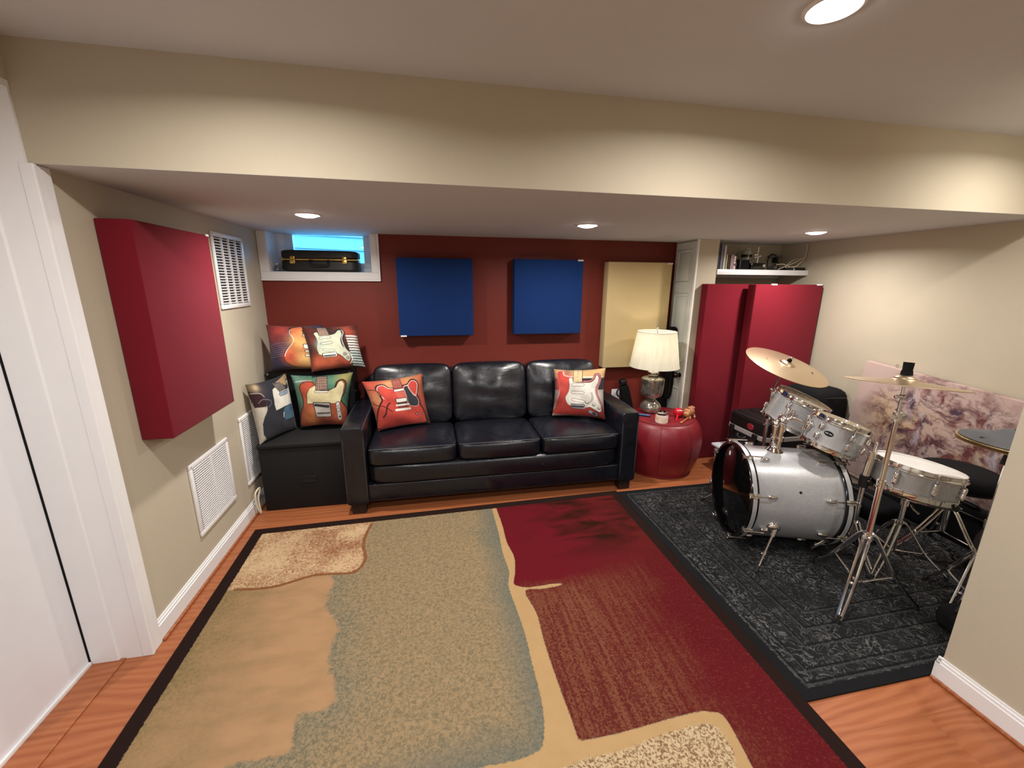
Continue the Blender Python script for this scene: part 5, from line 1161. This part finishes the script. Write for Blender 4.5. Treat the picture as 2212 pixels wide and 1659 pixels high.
b = B(); tube(b, [base_+Vector((0, -.03, -.012)), base_+Vector((-.03, -.06, -.014)), base_+Vector((-.045, -.095, -.02))], .006); obj('tilt_lever', b, 'chrome', t_)
for a in (200, 320, 80): leg(t_, (base_.x, base_.y, .27), (base_.x+.23*math.cos(math.radians(a)), base_.y+.23*math.sin(math.radians(a)), FZ), strut=(base_.x, base_.y, .11))

# throne
TC = Vector((2.78, 1.545, .545))
t_ = thing('drum_throne', 'round black padded drum throne behind the snare drum', 'stool', (TC.x, TC.y, FZ))
b = B(); lathe(b, [tuple((max(0, q[0]), q[1])) for q in smoothpts([(0, .0), (.08, .002), (.14, -.004), (.172, -.020), (.183, -.045), (.180, -.075), (.165, -.092), (0, -.094)], 5)], 48, Matrix.Translation(TC)); obj('seat', b, 'blacksoft', t_)
b = B(); rod(b, (TC.x, TC.y, .16), (TC.x, TC.y, .46), .0145, seg=16); collar(b, (TC.x, TC.y, .33), .022, .04); obj('pole', b, 'chrome', t_)
for a in (40, 160, 280): leg(t_, (TC.x, TC.y, .30), (TC.x+.23*math.cos(math.radians(a)), TC.y+.23*math.sin(math.radians(a)), FZ), strut=(TC.x, TC.y, .16))

# hi-hat with a mute pad
HC = Vector((2.425, 1.195, .850)); nH = Vector((.04, -.01, 1)).normalized(); mH = axis(HC, nH, (1, 0, 0))
hh = thing('hi_hat', 'brass hi-hat cymbals on a chrome pedal stand beside the end of the wall', 'cymbal', (HC.x, HC.y, FZ))
def hh_c(name, z, flip):
    top = [(.006, .030), (.022, .0285), (.038, .021), (.045, .0135), (.056, .011), (.09, .0085), (.14, .004), (.174, 0), (.178, -.001)]
    P = [tuple(q) for q in smoothpts(top, 5)]; P = P+[(a_, z_-.0022) for a_, z_ in reversed(P)]
    b = B(); lathe(b, P, 80, mH @ Matrix.Translation((0, 0, z)) @ Matrix.Scale(flip, 4, (0, 0, 1)), close=True); return obj(name, b, 'cymbal2', hh, ang=60)
hh_c('top_cymbal', 0, 1); hh_c('bottom_cymbal', -.018, -1)
b = B(); rod(b, HC-nH*.055, HC-nH*.035, .017, seg=16); rod(b, HC-nH*.10, HC-nH*.055, .024, .020, 16); obj('seat_cup', b, 'rubber', hh)
b = B(); rod(b, HC+nH*.03, HC+nH*.085, .0115, seg=14); ball(b, HC+nH*.075+Vector((-.016, 0, 0)), .007, seg=8); obj('clutch', b, 'chrome', hh)
b = B(); rod(b, HC-nH*.02, HC+nH*.12, .003, seg=8); obj('pull_rod', b, 'chrome', hh)
b = B(); rod(b, (HC.x, HC.y, .06), HC-nH*.09, .0125, seg=16); collar(b, (HC.x, HC.y, .46), .018, .035); obj('pole', b, 'chrome', hh)
for a in (75, 195, 325): leg(hh, (HC.x, HC.y, .30), (HC.x+.20*math.cos(math.radians(a)), HC.y+(.20 if a != 200 else .15)*math.sin(math.radians(a)), FZ), strut=(HC.x, HC.y, .10))
Rp = Matrix.Translation((HC.x, HC.y, FZ)) @ Matrix.Rotation(math.radians(15), 4, 'Z')
b = B(); box(b, (.20, 0, .045), (.27, .085, .010), .003, mat=Matrix.Rotation(math.radians(-8), 4, 'Y')); [box(b, (.12+k*.035, 0, .062-k*.005), (.012, .07, .004), .001) for k in range(6)]; b.transform(Rp); obj('footboard', b, 'steel', hh)
b = B(); box(b, (.02, 0, .020), (.075, .10, .036), .006); box(b, (.345, 0, .012), (.06, .09, .02), .004); [rod(b, (.03, s_, .012), (.34, s_, .008), .004, seg=6) for s_ in (-.035, .035)]; b.transform(Rp); obj('pedal_frame', b, 'black', hh)
mp = thing('mute_pad', 'grey rubber mute pad draped on the hi-hat', 'pad', mat=mH)
b = B(); lathe(b, [tuple((q[0], q[1])) for q in smoothpts([(.016, .056), (.040, .053), (.062, .040), (.095, .0235), (.145, .010), (.168, .0055), (.171, .002), (.166, .0008)], 4)]+[(.12, .007), (.09, .0095), (.06, .030), (.016, .050)], 56, close=True); obj('pad', b, 'greyrubber', mp, W=False)
for a in (3.6, 4.4, 5.2, 2.8):
    b = B(); lathe(b, [(0, .0035), (.008, .003), (.010, 0)], 14, Matrix.Rotation(a, 4, 'Z') @ Matrix.Translation((.128, 0, .0125))); obj('pad_plug', b, 'rubber', mp, W=False)

# bass drum pedal
pd = thing('bass_pedal', 'black and chrome bass drum pedal behind the bass drum', 'pedal', (2.33, 1.79, FZ))
u = -ax_; u = Vector((u.x, u.y, 0)).normalized(); sd = Vector((-u.y, u.x, 0)); P0 = Vector((2.262, 1.81, FZ))
Rm = axis((P0.x, P0.y, FZ), (0, 0, 1), u)
b = B(); box(b, (.18, 0, .045), (.26, .08, .010), .003, mat=Matrix.Rotation(math.radians(11), 4, 'Y')); b.transform(Rm); obj('footboard', b, 'steel', pd)
b = B(); box(b, (.03, 0, .006), (.05, .12, .010), .002); box(b, (.33, 0, .012), (.06, .09, .020), .004); [rod(b, (.03, s_, .008), (.33, s_, .008), .004, seg=6) for s_ in (-.03, .03)]; b.transform(Rm); obj('base_plate', b, 'black', pd)
b = B(); [rod(b, (.03, s_, .008), (.03, s_, .20), .009, seg=10) for s_ in (-.048, .048)]; rod(b, (.03, -.06, .20), (.03, .06, .20), .007, seg=10); b.transform(Rm); obj('post', b, 'chrome', pd)
b = B(); rod(b, (.03, 0, .20), (.075, 0, .36), .004, seg=8); b.transform(Rm); bt = obj('beater', b, 'chrome', pd)
b = B(); rod(b, (.060, 0, .372), (.100, 0, .360), .024, seg=18); b.transform(Rm); obj('beater_felt', b, 'blacksoft', bt)

# short accessory stand with a wing bolt between near tom and snare
t_ = thing('accessory_stand', 'short chrome tube stand with a black clamp between near tom and snare', 'stand', (2.235, 1.605, FZ))
ax0, ay0 = 2.235, 1.605
b = B(); rod(b, (ax0, ay0, .10), (ax0, ay0, .49), .0115, seg=14); obj('lower_tube', b, 'chrome', t_)
b = B(); rod(b, (ax0, ay0, .49), (ax0+.012, ay0-.004, .650), .0165, seg=16); rod(b, (ax0+.012, ay0-.004, .650), (ax0+.016, ay0-.006, .700), .007, seg=12); ball(b, (ax0+.016, ay0-.006, .702), .009, seg=10); obj('upper_tube', b, 'chrome', t_)
b = B(); rod(b, (ax0, ay0, .455), (ax0, ay0, .520), .0225, seg=16); obj('clamp', b, 'black', t_)
b = B(); rod(b, (ax0+.01, ay0-.005, .49), (ax0+.045, ay0-.02, .49), .005, seg=8); box(b, (ax0+.052, ay0-.023, .492), (.012, .02, .034), .004); rod(b, (ax0+.012, ay0-.004, .595), (ax0+.05, ay0-.016, .600), .005, seg=8); ball(b, (ax0+.053, ay0-.017, .600), .011, (1, .6, 1.2), 8); obj('wing_bolt', b, 'chrome', t_)
for a in (20, 140, 262): leg(t_, (ax0, ay0, .24), (ax0+.16*math.cos(math.radians(a)), ay0+.16*math.sin(math.radians(a)), FZ), strut=(ax0, ay0, .11))

t_ = thing('cymbal_bag', 'flat black padded cymbal bag standing against the foot of the canvas', 'bag', (3.05, 1.62, FZ))
b = B(); cushion(b, (3.045, 1.62, .135), (.055, .86, .252), 6, (0, 0, 0, 0), 10, None, .004); obj('body', b, 'blacksoft', t_)
b = B(); tube(b, [(3.016, 1.25, .20), (3.012, 1.62, .215), (3.016, 1.98, .20)], .005, 6); obj('zip', b, 'black', t_)
b = B(); tube(b, [(3.03, 1.55, .258), (3.02, 1.57, .285), (3.02, 1.67, .285), (3.03, 1.69, .258)], .008); obj('carry_handle', b, 'black', t_)
t_ = thing('soft_bag', 'low black soft bag lying on the rug behind the throne', 'bag', (2.90, 1.98, FZ))
b = B(); cushion(b, (2.86, 2.02, .068), (.26, .40, .115), 4, (0, 0, .01, 0), 10, None, .006); obj('body', b, 'blacksoft', t_)
b = B(); tube(b, [(2.80, 1.90, .125), (2.80, 1.93, .15), (2.80, 2.08, .15), (2.80, 2.11, .125)], .009); obj('strap', b, 'rubber', t_)
# practice pads and bag lying about
t_ = thing('practice_pad', 'round dark grey practice pad leaning below the canvas behind the throne', 'pad', mat=axis((2.925, 1.335, .155), (-.88, -.05, .42), (0, 1, 0)))
b = B(); lathe(b, [(0, .012), (.135, .012), (.140, .007), (.140, -.006), (.13, -.012), (0, -.012)], 48); obj('pad', b, 'greyrubber', t_, W=False)
b = B(); lathe(b, [(.1402, -.004), (.144, -.003), (.144, .003), (.1402, .004)], 48, close=True); obj('rim', b, 'rubber', t_, W=False)
t_ = thing('stick_bag', 'black and grey soft stick bag slumped on the rug by the wall end', 'bag', (2.09, 1.19, FZ), math.radians(-12))
b = B(); cushion(b, (.20, -.07, .055), (.20, .16, .105), 4, (0, 0, .015, 0), 10, None, .008); obj('body', b, 'blacksoft', t_, W=False)
b = B(); box(b, (.17, -.153, .055), (.11, .006, .06), .002); obj('pocket', b, 'greyrubber', t_, W=False, label='grey pocket')
b = B(); tube(b, [(.12, -.07, .115), (.15, -.07, .15), (.25, -.07, .15), (.28, -.07, .115)], .008); obj('strap', b, 'rubber', t_, W=False)
o = B(); tube(o, [(2.62, 1.20, FZ+.008), (2.50, 1.28, FZ+.007), (2.42, 1.22, FZ+.007), (2.55, 1.10, FZ+.007), (2.70, 1.14, FZ+.007), (2.84, 1.28, FZ+.007)], .0055, 6, 8); tag(obj('floor_cable', o, 'rubber', None), 'black cable curled on the rug behind the drums', 'cable')
# coiled white cord by the left baseboard
o = B(); tube(o, [(-1.150, 2.715, .012), (-1.160, 2.73, .10), (-1.150, 2.75, .17), (-1.162, 2.70, .15), (-1.155, 2.69, .06), (-1.145, 2.70, .012)], .006, 6, 6); tag(obj('white_cord', o, 'cablewhite', None), 'white cord bundled beside the black box at the baseboard', 'cable')
